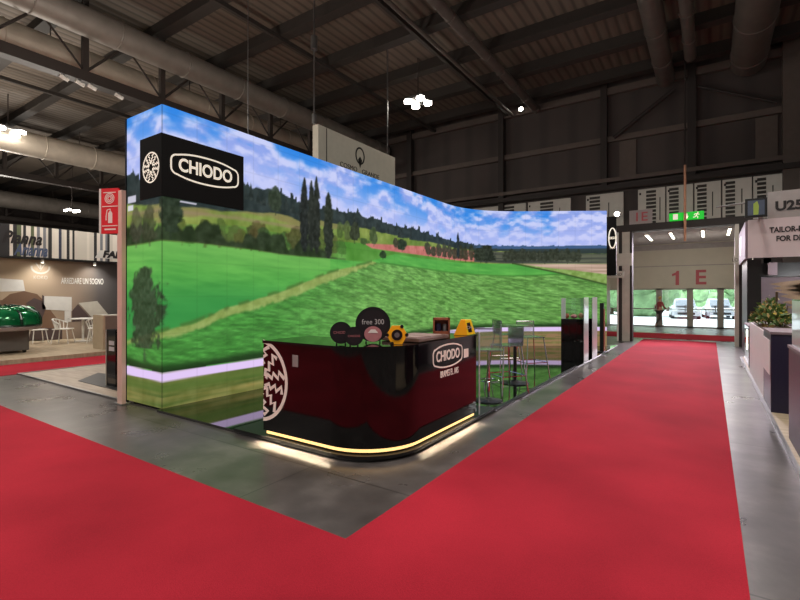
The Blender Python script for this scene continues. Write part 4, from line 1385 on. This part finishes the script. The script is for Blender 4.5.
def person(c, s, hd_, label):
    t = thing('person', label, 'person', c)
    cs, sn = math.cos(hd_), math.sin(hd_)

    def P(f, l, z): return (c[0] + (f * cs - l * sn) * s, c[1] + (f * sn + l * cs) * s, c[2] + z * s)
    # f: forward, l: to the left; height 1.75 in body units
    V = [(P(0, 0, .95), .125 * s), (P(0.0, 0, 1.12), .12 * s), (P(.02, 0, 1.32), (.13 * s, .11 * s)), (P(.03, 0, 1.45), .07 * s), (P(.05, 0, 1.54), .05 * s), (P(.06, 0, 1.63), .088 * s), (P(.06, 0, 1.71), .07 * s),
         (P(.02, .17, 1.40), .06 * s), (P(-.08, .22, 1.14), .045 * s), (P(.05, .24, .92), .033 * s), (P(.09, .24, .84), .03 * s),
         (P(.02, -.17, 1.40), .06 * s), (P(.1, -.22, 1.15), .045 * s), (P(.28, -.2, 1.02), .033 * s), (P(.35, -.19, .99), .03 * s),
         (P(0, .09, .88), .09 * s), (P(.2, .1, .5), .062 * s), (P(.24, .1, .12), .042 * s), (P(.3, .1, .04), .04 * s), (P(.4, .1, .035), .03 * s),
         (P(0, -.09, .88), .09 * s), (P(-.06, -.1, .5), .062 * s), (P(-.32, -.1, .2), .042 * s), (P(-.33, -.1, .08), .04 * s), (P(-.24, -.1, .035), .03 * s)]
    Ed = [(0, 1), (1, 2), (2, 3), (3, 4), (4, 5), (5, 6), (2, 7), (7, 8), (8, 9), (9, 10), (2, 11), (11, 12), (12, 13), (13, 14), (0, 15), (15, 16), (16, 17), (17, 18), (18, 19), (0, 20), (20, 21), (21, 22), (22, 23), (23, 24)]
    skin('body', V, Ed, M['skin'], t)
    grow = lambda v, k: (v[0], tuple(x * k for x in v[1]) if isinstance(v[1], tuple) else v[1] * k)
    J = [grow(V[i], 1.16) for i in (0, 1, 2, 3, 7, 8, 9, 11, 12, 13)]
    skin('jacket', J, [(0, 1), (1, 2), (2, 3), (2, 4), (4, 5), (5, 6), (2, 7), (7, 8), (8, 9)], M['jacket'], t)
    T = [grow(V[i], 1.18) for i in (0, 15, 16, 17, 20, 21, 22)]
    skin('trousers', T, [(0, 1), (1, 2), (2, 3), (0, 4), (4, 5), (5, 6)], M['trouser'], t)
    for k in (18, 23):
        q = [grow(V[k], 1.3), grow(V[k + 1], 1.3)]
        skin('shoe', q, [(0, 1)], M['shoe'], t)
    hm = MB(); h0 = Vector(P(.045, 0, 1.67)); hm.ball(h0, .105 * s, 16, (1, 1, 1.0))
    g = list(hm.bm.verts) + list(hm.bm.edges) + list(hm.bm.faces)
    bmesh.ops.bisect_plane(hm.bm, geom=g, plane_co=Vector(P(.06, 0, 1.66)), plane_no=Vector((-cs * .75, -sn * .75, .66)), clear_inner=True)
    hm.build('hair', M['hair'], t, True)
    # face: eyes, nose, mouth, ears and two hands with fingers
    for l in (-.03, .03): MB().ball(P(.145, l, 1.655), .011 * s, 8).build('eye', M['shoe'], t)
    MB().ball(P(.155, 0, 1.625), .016 * s, 8, (1, 1, 1.5)).build('nose', M['skin'], t)
    MB().ball(P(.143, 0, 1.58), .02 * s, 8, (1, 1, .35)).build('mouth', M['jacket'], t)
    for sg, (hf, hl, hz_) in ((1, (.1, .24, .83)), (-1, (.36, -.19, .985))):
        fg = MB()
        for k in range(4):
            L = (.07, .082, .078, .06)[k]
            a = P(hf, hl + (k - 1.5) * .017, hz_); b_ = P(hf + .04, hl + (k - 1.5) * .02, hz_ - L * .55); c_ = P(hf + .035, hl + (k - 1.5) * .02, hz_ - L)
            fg.tube(a, b_, .009 * s, 6); fg.tube(b_, c_, .008 * s, 6)
        fg.tube(P(hf - .01, hl - .03 * sg, hz_ + .01), P(hf + .03, hl - .055 * sg, hz_ - .03), .01 * s, 6)
        fg.build('fingers', M['skin'], t, True)
    return t


pp = G(659.5, 326.8, 0); person(pp, .87, TH + PI * .06, 'person in a red jacket and grey trousers walking outside the glass doors')

# ------------------------------------------------------------------ right-hand stands
EXR = .66
rs = MB(); rs.prism([(EXR, 3.5), (EXR, 14.4), (3.4, 14.4), (3.4, 3.5)], 0, .025)
tag(rs.build('stand_floor', M['beige_floor']), 'beige floor of the stand along the right side of the aisle', 'floor panel')
rs = MB(); rs.box(EXR - .035, EXR, 3.5, 14.4, 0, .035)
tag(rs.build('edge_profile', M['steel']), 'thin metal edge profile along the right stand floor', 'edging')

# fascia stand further back
FY = 13.7
a = onY(748, 258, FY); c = onY(748, 221, FY)
fx0 = a.x
M['fascia'] = mat('fascia', (196, 178, 180), .6, var=.04, scale=2)
t = thing('fascia_stand', 'stand with pale fascia board reading TAILOR at the right edge', 'exhibition stand', (fx0 + 1.2, FY + 2, 0))
MB().box(fx0, 4.2, FY, FY + .06, a.z, c.z + .02).build('fascia_board', M['fascia'], t)
b2 = MB(); b2.plate([(0, 0), (2.89, 0), (2.89, c.z - a.z), (0, c.z - a.z)], (fx0, FY + 2.96, a.z), (0, -1, 0), UZ, .05); b2.build('side_fascia', M['mauve'], t)
MB().box(fx0 + .06, 4.2, FY + .06, FY + 2.96, c.z - .05, c.z).build('soffit', M['black'], t)
MB().box(fx0 + .02, fx0 + .3, FY + .7, FY + 2.9, 0, a.z).build('side_wall', M['black'], t)
MB().box(fx0 + .3, 4.2, FY + 2.9, FY + 2.96, 0, a.z).build('back_wall', M['mauve'], t)
MB().box(fx0 + .3, 4.2, FY + 2.4, FY + 2.89, a.z - .38, a.z).build('dark_valance', M['black'], t)
MB().box(fx0 + .55, fx0 + .75, FY + 2.2, FY + 2.39, a.z - .34, a.z).build('projector', M['mauve'], t)
tx = onY(784, 230, FY)
text('lettering', 'TAILOR-MADE', .17, M['dark_text'], (onY(769.5, 229.5, FY).x, FY - .004, onY(785, 229.5, FY).z), UYm, t, fit=.88, bold=.006, th=.002, align='LEFT')
text('lettering', 'FOR DESIGN', .17, M['dark_text'], (onY(776, 239, FY).x, FY - .004, onY(785, 238.5, FY).z), UYm, t, fit=.77, bold=.006, th=.002, align='LEFT')
MB().plate([(0, 0), (.5, 0), (.5, .5), (0, .5)], (fx0 - .05, FY + 2.2, a.z + .2), (0, -1, 0), UZ, .01).build('side_plate', M['white'], t)
# spiky decor: long pale fingers pointing left on the back wall
WYY = FY + 2.86
for k, (u0, u1, v) in enumerate(((769, 792, 284), (772, 793, 288), (775, 795, 291.5), (779, 797, 296), (782, 799, 302), (786, 800, 307))):
    p = onY(u0, v, WYY); q = onY(u1 + 8, v - 2, WYY)
    mb = MB(); L = q.x - p.x
    mb.plate([(0, 0), (L * .4, -.07), (L, -.12), (L, .1), (L * .4, .05)], (p.x, WYY, p.z), UYm, UZ, .03)
    o = mb.build('wall_relief', M['tan'], t)

# U25 board and dark screen
p = onY(768, 220, FY - .1); q = onY(768, 193, FY - .1)
t = thing('stand_number_board', 'grey board reading U25 standing on top of the fascia', 'sign', (p.x + .8, FY, p.z))
MB().box(p.x, p.x + 2.0, FY - .0, FY + .06, c.z + .02, q.z + .04).build('board', M['sign_grey'], t)
text('lettering', 'U25', .29, M['dark_text'], (onY(775, 206, FY).x, FY - .004, onY(784, 206, FY).z), UYm, t, fit=.49, bold=.012, th=.002, align='LEFT')
Yt = 13.2
p = onY(745, 218, Yt); q = onY(767.5, 197, Yt)
t = thing('wall_screen', 'dark hanging screen with a small yellow green figure left of the U25 board', 'screen', ((p.x + q.x) / 2, Yt, p.z))
MB().box(p.x, q.x, Yt, Yt + .1, p.z, q.z, .01).build('casing', M['black'], t)
MB().box(p.x + .05, q.x - .05, Yt - .004, Yt, p.z + .05, q.z - .05).build('display', M['screen_dark'], t)
fg = MB(); cx_ = (p.x + q.x) / 2; cz_ = (p.z + q.z) / 2
fg.plate([(-.05, -.16), (.04, -.16), (.05, .03), (.02, .15), (-.05, .09)], (cx_, Yt - .005, cz_), UYm, UZ, .002); fg.build('figure', M['screen_fig'], t)
MB().box(cx_ + .05, cx_ + .15, Yt + .1, FY - .001, p.z + .02, p.z + .1).build('bracket', M['steel'], t)
pa_ = onY(716, 205, Yt)
MB().tube((p.x, Yt + .05, q.z - .08), (pa_.x, Yt + .05, q.z - .12), .02, 8).build('side_arm', M['steel'], t)

# dark cabinet by the gate
bz = .89
t = thing('glossy_cabinet', 'dark glossy cabinet beside the right gate column with a painted lamp reflection', 'cabinet', (.95, 13.2, .025))
MB().box(EXR + .02, 1.3, 12.2, 13.6, .025, bz, .01).build('cabinet_body', M['black_gloss'], t)
MB().box(EXR + .01, 1.31, 12.19, 13.61, bz, bz + .03).build('cabinet_top', M['mauve'], t)
MB().box(EXR + .014, EXR + .02, 12.6, 12.85, .38, .8).build('painted_reflection', M['tube_lamp'], t)  # glowing plate that paints in a lamp's reflection on the cabinet side
# pale planter and plant
t = thing('planter_box', 'long pale planter box with bushy plant standing in it', 'planter', (.85, 10, .025))
M['mauve_white'] = mat('mauve_white', (214, 202, 202), .5, var=.04, emit=(190, 176, 176), estr=.16)  # faint glow in the material stands in for light on planter and poster
MB().box(EXR + .001, 1.15, 8.75, 11.6, .025, 1.03, .01).build('box', M['mauve_white'], t)
MB().box(EXR + .02, 1.11, 8.79, 11.56, 1.03, 1.04).build('soil', M['bark'], t)
t = thing('bushy_plant', 'bushy green and straw coloured plant growing from the pale planter', 'plant', (.9, 9.9, 1.04))
for nm, mm_, cnt, sz_ in (('foliage', 'leaf', 900, .10), ('straw_foliage', 'leaf_tan', 300, .09), ('blossom', 'flower', 110, .05)):
    mb = MB()
    for i in range(cnt):
        th_ = random.uniform(0, 2 * PI); rr = math.sqrt(random.random()); hz_ = random.random()
        x = .88 + .24 * rr * math.cos(th_); y = 10.3 + .95 * rr * math.sin(th_)
        z = 1.055 + (.33 * (1 - rr * rr) + .06) * (hz_ ** .6) + (.12 if nm == 'blossom' else .03)
        d = Vector((random.gauss(0, 1), random.gauss(0, 1), random.gauss(.5, .8))).normalized()
        e = d.cross(Vector((random.gauss(0, 1), random.gauss(0, 1), random.gauss(0, 1)))).normalized()
        o_ = Vector((x, y, z)); L = sz_ * random.uniform(.6, 1.3)
        vs = [mb.bm.verts.new(o_), mb.bm.verts.new(o_ + d * L * .5 + e * L * .22), mb.bm.verts.new(o_ + d * L), mb.bm.verts.new(o_ + d * L * .5 - e * L * .22)]
        mb.bm.faces.new(vs)
    mb.build(nm, M[mm_], t)['kind'] = 'stuff'
mb = MB()
for i in range(14):
    a_ = Vector((random.uniform(.8, 1.05), random.uniform(9.8, 10.9), 1.035)); mb.tube(a_, a_ + Vector((random.uniform(-.15, .15), random.uniform(-.25, .25), random.uniform(.2, .36))), .008, 5)
mb.tube((.93, 10.1, 1.035), (.94, 10.05, 1.62), .02, 6)
mb.build('stem', M['bark'], t)
# navy counter with pale poster
t = thing('navy_counter', 'dark navy counter with pale poster on its aisle side', 'counter', (.95, 8.1, .025))
MB().box(EXR + .001, 1.62, 7.72, 8.7, .025, 1.05, .008).build('counter_body', M['navy'], t)
MB().box(EXR - .005, 1.64, 7.7, 8.72, 1.05, 1.08).build('counter_top', M['mauve'], t)
MB().box(EXR - .006, EXR + .001, 7.8, 8.66, .5, .96).build('poster', M['mauve_white'], t)
# purple counter at the right edge with a glass showcase
t = thing('purple_counter', 'dull purple counter cut off by the right edge of the photo', 'counter', (1.1, 5.7, .025))
MB().box(.70, 1.7, 5.0, 6.42, .025, 1.0, .008).build('counter_body', M['purple'], t)
MB().box(.69, 1.71, 4.99, 6.43, 1.0, 1.03).build('counter_top', M['mauve'], t)
t = thing('glass_showcase', 'clear glass showcase standing on the purple counter', 'showcase', (1.1, 5.9, 1.03))
for (x0_, x1_, y0_, y1_, nm) in ((.72, .73, 5.1, 6.36, 'pane'), (.72, 1.6, 6.35, 6.36, 'pane'), (.72, 1.6, 5.1, 5.11, 'pane'), (1.59, 1.6, 5.1, 6.36, 'pane')):
    MB().box(x0_, x1_, y0_, y1_, 1.03, 1.5).build(nm, M['glass_bright'], t)
MB().box(.72, 1.6, 5.1, 6.36, 1.5, 1.515).build('lid', M['glass'], t)

# ------------------------------------------------------------------ left: neighbouring floor, totem, fire post
lf = MB(); lf.prism([(-11.3, 3.34), (-7.2, 3.34), (-7.2, 12), (-11.3, 12)], 0, .02)
tag(lf.build('stand_floor', M['wood_floor']), 'grey wood plank floor of the empty stand left of the video wall', 'floor panel')
lf = MB(); lf.box(-11.34, -7.25, 3.30, 3.34, 0, .03); lf.box(-11.34, -11.3, 3.34, 12, 0, .03)
tag(lf.build('edge_profile', M['steel']), 'pale metal edge profile around the grey wood floor at left', 'edging')
mt_ = MB(); mt_.prism([tuple(G(u, v, .02)[:2]) for u, v in ((78, 381), (98, 373), (135, 378), (118, 391))], .02, .026)
tag(mt_.build('floor_mat', M['black']), 'dark floor mat lying on the grey wood floor', 'mat')
p = G(116.2, 387, .02)
t = thing('black_totem', 'waist high black display totem partly hidden by the fire sign post', 'display stand', p)
MB().box(p.x - .3, p.x + .02, p.y - .02, p.y + .3, .02, .98, .006).build('totem_body', M['black_gloss'], t)
MB().box(p.x - .31, p.x - .29, p.y - .03, p.y - .02, .02, .97).build('pale_edge', M['offwhite'], t)
for k, z in enumerate((.72, .62)):
    MB().box(p.x - .2, p.x - .02, p.y - .0255, p.y - .02, z, z + .07).build('print', M['grey_print'], t)

py_ = 3.24; px_ = onY(121.6, 400, py_).x
t = thing('fire_post', 'tall pale pink post beside the video wall carrying a red fire sign', 'post', (px_, py_, 0))
MB().box(px_ - .065, px_ + .065, py_ - .03, py_ + .03, 0, 3.06, .004).build('post', M['post_pink'], t)
MB().box(px_ - .14, px_ + .1, py_ - .05, py_ + .09, 0, .012).build('foot_plate', M['steel'], t)
a = Vector((px_ - .3, 3.1, 0)); c = Vector((px_ - .035, 3.21, 0))
ux = (c - a).normalized(); wd = (c - a).length
# facing the aisle in front
pn = MB(); pn.plate([(0, 2.45), (wd, 2.45), (wd, 3.1), (0, 3.1)], a - ux.cross(Vector(UZ)) * .03, ux, UZ, .03); sg = pn.build('sign_panel', M['red_sign'], t, label='red fire equipment sign with hose and extinguisher pictograms')
pe = MB(); pe.plate([(-.035, 2.45), (0, 2.45), (0, 3.1), (-.035, 3.1)], a - ux.cross(Vector(UZ)) * .03, ux, UZ, .031); pe.build('white_edge', M['white'], t)
pc = MB(); nrm = ux.cross(Vector(UZ)); o_ = a + nrm * .0005
for rr in (.075, .052, .028):
    pc.ribbon([(wd * .5 + rr * math.cos(q), 2.955 + rr * math.sin(q) * .95) for q in [2 * PI * i / 24 for i in range(24)]], .011, o_, ux, UZ, .003, True)
pc.ribbon([(.04, 3.04), (wd - .04, 3.04)], .012, o_, ux, UZ, .003)
pc.ribbon([(.02, 2.84), (wd - .01, 2.84)], .012, o_, ux, UZ, .003)
pc.ribbon([(.02, 2.56), (wd - .01, 2.56)], .012, o_, ux, UZ, .003)
pc.plate([(wd * .42, 2.6), (wd * .66, 2.6), (wd * .66, 2.74), (wd * .58, 2.77), (wd * .5, 2.77), (wd * .42, 2.74)], o_, ux, UZ, .003)
pc.ribbon([(wd * .54, 2.76), (wd * .54, 2.8), (wd * .36, 2.79), (wd * .3, 2.7), (wd * .3, 2.64)], .014, o_, ux, UZ, .003)
pc.ribbon([(.06, 2.51), (wd - .04, 2.51)], .022, o_, ux, UZ, .003)
pc.build('pictogram', M['print_cream'], sg)

# ------------------------------------------------------------------ left: beige stand
BZ = .1; BX = -18.0
t_ = MB(); t_.box(BX + .02, -13.15, -2, 8.9, 0, BZ)
tag(t_.build('stand_platform', M['beige_floor']), 'raised beige wood platform of the stand at far left', 'platform')


def murals():
    m = mat('mural', (140, 120, 100), .7, var=0)
    nt, b = nodes_of(m)
    tc = nt.nodes.new('ShaderNodeTexCoord'); sp_ = nt.nodes.new('ShaderNodeSeparateXYZ')
    nt.links.new(tc.outputs['Object'], sp_.inputs[0])
    mr = nt.nodes.new('ShaderNodeMapRange'); mr.inputs[1].default_value = -2; mr.inputs[2].default_value = 3.5
    nt.links.new(sp_.outputs['Y'], mr.inputs[0])
    r = ramp(nt, [(0, (150, 136, 120)), (.45, (176, 154, 128)), (.7, (150, 130, 112)), (.85, (90, 84, 82)), (1, (62, 60, 62))])
    nt.links.new(mr.outputs[0], r.inputs[0])
    nt.links.new(r.outputs[0], b.inputs['Base Color'])
    return m


wallY0, wallY1 = 0, 8.6
t = thing('mural_wall', 'brown mural wall reading ARREDARE UN SOGNO at far left', 'partition wall', (BX, 4.9, BZ))
mw = MB(); mw.box(BX - .1, BX, wallY0, wallY1, 0, 2.719); mw.build('wall_panel', murals(), t)
M['print_brown'] = mat('print_brown', (112, 84, 64), .7, var=.15, scale=1.2)
M['print_dark'] = mat('print_dark', (76, 60, 58), .7, var=.15, scale=1.2)
M['print_pale'] = mat('print_pale', (206, 202, 196), .7, var=.05)


def mural(poly, m, nm, d=.004, lab=None):
    q = [onX(u, v, BX) for u, v in poly]
    mb = MB(); mb.plate([(v.y, v.z) for v in q], (BX + d - .004 + .0005, 0, 0), (0, 1, 0), (0, 0, 1), .004)
    return mb.build(nm, M[m], t, label=lab)


mural([(0, 340), (58, 338), (58, 320), (45, 303), (0, 300)], 'print_brown', 'printed_roll', .004)
mural([(2, 300), (10, 294), (24, 291), (37, 294), (46, 303), (47, 315), (40, 320), (0, 320)], 'print_brown', 'printed_log', .008)
mural([(26, 303), (34, 298), (42, 301), (46, 308), (42, 318), (30, 316)], 'print_dark', 'printed_log_end', .012)
mural([(-20, 292), (25, 291), (23, 280), (-20, 277)], 'print_pale', 'printed_sheet', .008, 'pale sheet printed on the mural')
mural([(44, 296), (71.5, 297), (71.5, 311), (44, 309.5)], 'print_pale', 'printed_block', .012, 'pale block printed on the mural')
mural([(42, 295), (44, 296), (44, 309.5), (42, 309)], 'print_dark', 'printed_block_shade', .012)
mural([(64.5, 311), (71, 311), (71, 322), (64.5, 322)], 'print_pale', 'printed_leg', .008)
mural([(72, 311), (78, 304), (92, 320), (72, 322)], 'print_dark', 'printed_gable', .004)
mural([(78.5, 303), (97, 301), (108.5, 315), (94, 320)], 'offwhite', 'printed_roof', .012, 'pale roof shape printed on the mural')
mural([(28, 328), (62, 328), (62, 340), (28, 341)], 'print_dark', 'printed_shadow', .012)
mural([(0, 341.0), (100, 338), (100, 342), (0, 346)], 'beige', 'skirting', .012)
text('lettering', 'ARREDARE UN SOGNO', .29, M['white'], (BX + .006, onX(83, 281, BX).y, onX(83, 281.5, BX).z), UXp, t, fit=onX(104, 281, BX).y - onX(62, 281, BX).y, th=.003)
lg = MB(); q = onX(40.5, 269, BX)
lg.ribbon([(.24 * math.cos(a), .2 * math.sin(a)) for a in [PI * .95 + PI * 1.1 * i / 14 for i in range(15)]], .05, (BX + .001, q.y, q.z + .06), UXp, UZ, .004)
lg.ribbon([(.0, -.1), (0, .2)], .04, (BX + .001, q.y, q.z + .06), UXp, UZ, .004)
lg.ribbon([(-.13, .14), (0, -.1), (.13, .14)], .035, (BX + .001, q.y, q.z + .06), UXp, UZ, .004)
lg.build('leaf_logo', M['offwhite'], t)
text('logo_lettering', 'KOKO', .17, M['offwhite'], (BX + .006, q.y, q.z - .28), UXp, t, fit=onX(47, 281, BX).y - onX(33, 281, BX).y, th=.003)
# header box
t = thing('striped_header', 'header box printed with upright coloured stripes above the mural wall', 'header', (BX, 5, 2.78))
MB().box(BX - .6, BX + .25, wallY0, wallY1, 2.78, 3.75).build('header_box', M['stripes'], t)
MB().box(BX - .6, BX + .26, wallY0, wallY1, 2.72, 2.78).build('lower_edge', M['black'], t)
HX = BX + .25
p = onX(14, 242, HX)
text('lettering', 'Pianna', .54, M['dark_text'], (HX + .006, onX(22, 240, HX).y, onX(22, 238.5, HX).z), UXp, t, fit=onX(41, 240, HX).y - onX(1, 240, HX).y, bold=.014, th=.004, shear=.35)
M['blue_grey'] = mat('blue_grey', (72, 86, 116), .6, var=0)
text('lettering', 'Arianna', .52, M['blue_grey'], (HX + .006, onX(31, 248, HX).y, onX(31, 250.5, HX).z), UXp, t, fit=onX(48, 250, HX).y - onX(14, 250, HX).y, bold=.014, th=.004, shear=.35)
fx_ = onX(112, 255, HX)
MB().plate([(-.55, -.14), (.6, -.14), (.6, .14), (-.4, .14)], (HX + .002, fx_.y, fx_.z), UXp, UZ, .003).build('pale_band', M['print_pale'], t)
text('lettering', 'FAR', .32, M['dark_text'], (HX + .008, fx_.y, fx_.z), UXp, t, xs=1.1, bold=.02, th=.003, shear=.2)
# wall washers under the header
for i, (u, lab) in enumerate(((40, 'left small spot lamp washing the mural above the leaf logo'), (92, 'right small spot lamp washing the mural above the slogan'))):
    q = onX(u, 257, BX)
    t = thing('spot_lamp', lab, 'lamp', (BX + .2, q.y, 2.66))
    MB().tube((BX + .2, q.y, 2.72), (BX + .2, q.y, 2.62), .04, 12).build('housing', M['white'], t)
    MB().tube((BX + .2, q.y, 2.622), (BX + .2, q.y, 2.612), .034, 12).build('lens', M['tube_lamp'], t)
    L = bpy.data.lights.new('wall_wash', 'SPOT'); L.energy = 60; L.spot_size = 2.0; L.spot_blend = 1; L.color = (1, .97, .9); L.shadow_soft_size = .04
    lo = bpy.data.objects.new('wall_wash', L); COL.objects.link(lo); lo.location = (BX + .55, q.y, 2.68); lo.rotation_euler = (0, math.radians(28), 0)
# bar counter
t = thing('bar_counter', 'grey brown counter with pale end panel on the beige platform', 'counter', (-13.8, 6.6, BZ))
M['taupe'] = mat('taupe', (120, 108, 98), .6)
MB().box(-14.1, -13.55, 5.85, 8.3, BZ, 1.0).build('counter_body', M['taupe'], t)
MB().box(-14.14, -13.53, 5.80, 5.85, BZ, 1.03).build('end_panel', M['beige'], t)
MB().box(-14.12, -13.53, 5.85, 8.3, 1.0, 1.03).build('counter_top', M['offwhite'], t)


# white chairs and table
def shell_chair(label):
    t = thing('white_chair', label, 'chair', (0, 0, 0), 'white chairs at the far left stand')
    mb = MB(); mb.box(-.22, .22, -.21, .21, .43, .46, .012); mb.build('seat', M['white'], t)
    mb = MB()
    n = 9
    for i in range(n):
        a = PI * (.0 + i / (n - 1))
        b0_ = Vector((.22 * math.cos(a), .21 * math.sin(a) * .9, .45)); b1_ = Vector((.29 * math.cos(a), .27 * math.sin(a), .62 + .13 * math.sin(a)))
        mb.tube(b0_, b1_, .012, 6)
        if i:
            mb.tube(pv, b1_, .018, 6)
        pv = b1_
    mb.build('backrest', M['white'], t)
    for sx in (-1, 1):
        for sy in (-1, 1):
            MB().tube((sx * .17, sy * .16, .44), (sx * .24, sy * .23, 0), .015, 8).build('leg', M['white'], t)
    return t


TC = G(83, 341, BZ + .005)
cA = shell_chair('white open backed chair left of the white table, nearest the printed block')
vd = Vector((-.93, .36, 0)); pd = Vector((.36, .93, 0))
cA.location = TC - pd * .5 - vd * .58; cA.rotation_euler = (0, 0, 2.4)
dup(cA, TC + pd * .36 - vd * .78, -2.1, 'white open backed chair in front of the white table')
dup(cA, TC + pd * .42 + vd * .72, -.2, 'white open backed chair closest to the pale counter end')
p = TC
t = thing('white_table', 'small white cafe table among the white chairs', 'table', p)
MB().tube(p + Vector((0, 0, .71)), p + Vector((0, 0, .735)), .4, 32).build('table_top', M['white'], t)
MB().tube(p + Vector((0, 0, .02)), p + Vector((0, 0, .71)), .035, 12).build('pole', M['white'], t)
MB().lathe([(.24, 0), (.24, .015), (.05, .04)], p).build('base', M['white'], t, True)
p = G(38, 343, BZ + .005)
t = thing('white_stool', 'small white four legged stool behind the green machine', 'stool', p)
MB().box(p.x - .2, p.x + .2, p.y - .2, p.y + .2, .5, .53, .01).build('seat', M['white'], t)
for sx in (-1, 1):
    for sy in (-1, 1): MB().tube(p + Vector((sx * .15, sy * .15, .4)), p + Vector((sx * .2, sy * .2, 0)), .014, 8).build('leg', M['white'], t)

# green domed machine
c = Vector((-15.02, 4.08, BZ + .001))
tt = c.x * FW[0] + c.y * FW[1]
t = thing('domed_machine', 'shiny green domed machine on a grey box base with casters', 'machine', c)
MB().box(c.x - .45, c.x + .45, c.y - .42, c.y + .42, .16, .68, .015).build('base_box', M['grey_base'], t)
for sx in (-1, 1):
    for sy in (-1, 1): MB().tube(c + Vector((sx * .36, sy * .34 - .03, .045)), c + Vector((sx * .36, sy * .34 + .03, .045)), .045, 12).build('caster', M['black'], t)
MB().lathe([(.55, .56), (.76, .59), (.8, .66), (.79, .68)], c + Vector((0, 0, -.0)), 40).build('pale_rim', M['sign_grey'], t, True)
MB().lathe([(.8, .68), (.81, .70), (.8, .73)], c, 40).build('dark_band', M['green_dark'], t, True)
dm = MB()
dm.lathe([(.79, .73), (.79, .86), (.72, 1.02), (.57, 1.11), (.38, 1.17), (.15, 1.2), (.03, 1.203)], c, 40)
dm.build('dome', M['green_gloss'], t, True)
for k in range(8):
    a = 2 * PI * k / 8 + .2
    rb = MB()
    P = [c + Vector((math.cos(a) * r_, math.sin(a) * r_, z_)) for r_, z_ in ((.8, .73), (.8, .86), (.73, 1.02), (.58, 1.11), (.39, 1.175), (.15, 1.205))]
    rb.path(P, .035, 8); rb.build('rib', M['green_dark'], t, True)
for k in range(5):
    a = 2 * PI * k / 5 + .35
    MB().ico(c + Vector((math.cos(a) * .5, math.sin(a) * .5, 1.10)), .16, 3, (1.2, 1.2, .6)).build('bulge', M['green_gloss'], t, True)

# ------------------------------------------------------------------ light
W = bpy.data.worlds.new('World'); SC.world = W; W.use_nodes = True
bg = W.node_tree.nodes['Background']; bg.inputs[0].default_value = (*srgb((214, 206, 200)), 1); bg.inputs[1].default_value = .3


def spot(x, y, z, e, size=2.6, col=(1, .95, .88), r=.35):
    L = bpy.data.lights.new('hall_light', 'SPOT'); L.energy = e; L.spot_size = size; L.spot_blend = .9; L.color = col; L.shadow_soft_size = r
    o = bpy.data.objects.new('hall_light', L); COL.objects.link(o); o.location = (x, y, z)
    return o


HL = 760
for x, y in ((-8.1, 1.0), (-1.0, 1.5), (-1.0, 7.5), (-3.0, -4), (-10, -4), (.3, 13), (-15.5, 2), (-22.5, 3), (-22.9, 9), (-15.6, 9), (-33, 5), (-33, 12), (5, 3), (5, 10)):
    spot(x, y, 7.2, HL)
# added unseen point lights standing in for light bounced to the roof
for x, y, e in ((-17.5, 6, 260), (-20, 4, 620), (-30, 8, 800), (-9, 4, 430), (0, 4, 130), (-3, 12, 60)):
    L = bpy.data.lights.new('roof_bounce', 'POINT'); L.energy = e; L.color = (1, .92, .82); L.shadow_soft_size = .5
    o = bpy.data.objects.new('roof_bounce', L); COL.objects.link(o); o.location = (x, y, 5.2)
# glow of the light strip on the floor
for (x, y, rz, ln) in ((-3.48, CYF - .04, 0, .98), (CX + .04, 4.52, PI / 2, 1.3)):
    L = bpy.data.lights.new('plinth_glow', 'AREA'); L.shape = 'RECTANGLE'; L.size = ln; L.size_y = .02; L.energy = 8; L.spread = math.radians(116); L.color = (1, .84, .58)
    o = bpy.data.objects.new('plinth_glow', L); COL.objects.link(o); o.location = (x, y, .1)
    o.rotation_euler = Euler((math.radians(-13) if rz == 0 else 0, 0 if rz == 0 else math.radians(-13), 0))
    if rz: L.size, L.size_y = .02, ln
# added unseen fill light for the back of the right-hand stand
L = bpy.data.lights.new('stand_fill', 'POINT'); L.energy = 75; L.shadow_soft_size = .15
o = bpy.data.objects.new('stand_fill', L); COL.objects.link(o); o.location = (2.0, FY + 1.2, 1.9)
# daylight over the car park
L = bpy.data.lights.new('daylight', 'AREA'); L.shape = 'RECTANGLE'; L.size = 50; L.size_y = 50; L.energy = 90000; L.color = (.93, .97, 1)
o = bpy.data.objects.new('daylight', L); COL.objects.link(o); o.location = (-12, 54, 22)
L = bpy.data.lights.new('carpet_fill', 'SPOT'); L.energy = 4200; L.color = (1, .86, 1); L.spot_size = 1.0; L.spot_blend = 1; L.shadow_soft_size = .3  # added unseen spot, brightens the far carpet like daylight through the doors
o = bpy.data.objects.new('carpet_fill', L); COL.objects.link(o); o.location = (-1.0, 21.5, 3.95)
o.rotation_euler = (Vector((-.8, 13.5, 0)) - Vector((-1.0, 21.5, 3.95))).to_track_quat('-Z', 'Y').to_euler()

# ------------------------------------------------------------------ camera
cam = bpy.data.cameras.new('Camera'); cam.sensor_width = 36; cam.lens = FOC / 800 * 36; cam.shift_y = -(300 - HZ) / 800
cam.clip_start = .05; cam.clip_end = 300
co = bpy.data.objects.new('Camera', cam); COL.objects.link(co)
co.location = (0, 0, H); co.rotation_euler = (PI / 2, 0, TH)
SC.camera = co
SC.view_settings.view_transform = 'Standard'
SC.view_settings.look = 'None'
SC.view_settings.exposure = 0
SC.cycles.max_bounces = 8
SC.cycles.transparent_max_bounces = 24
SC.cycles.use_denoising = True
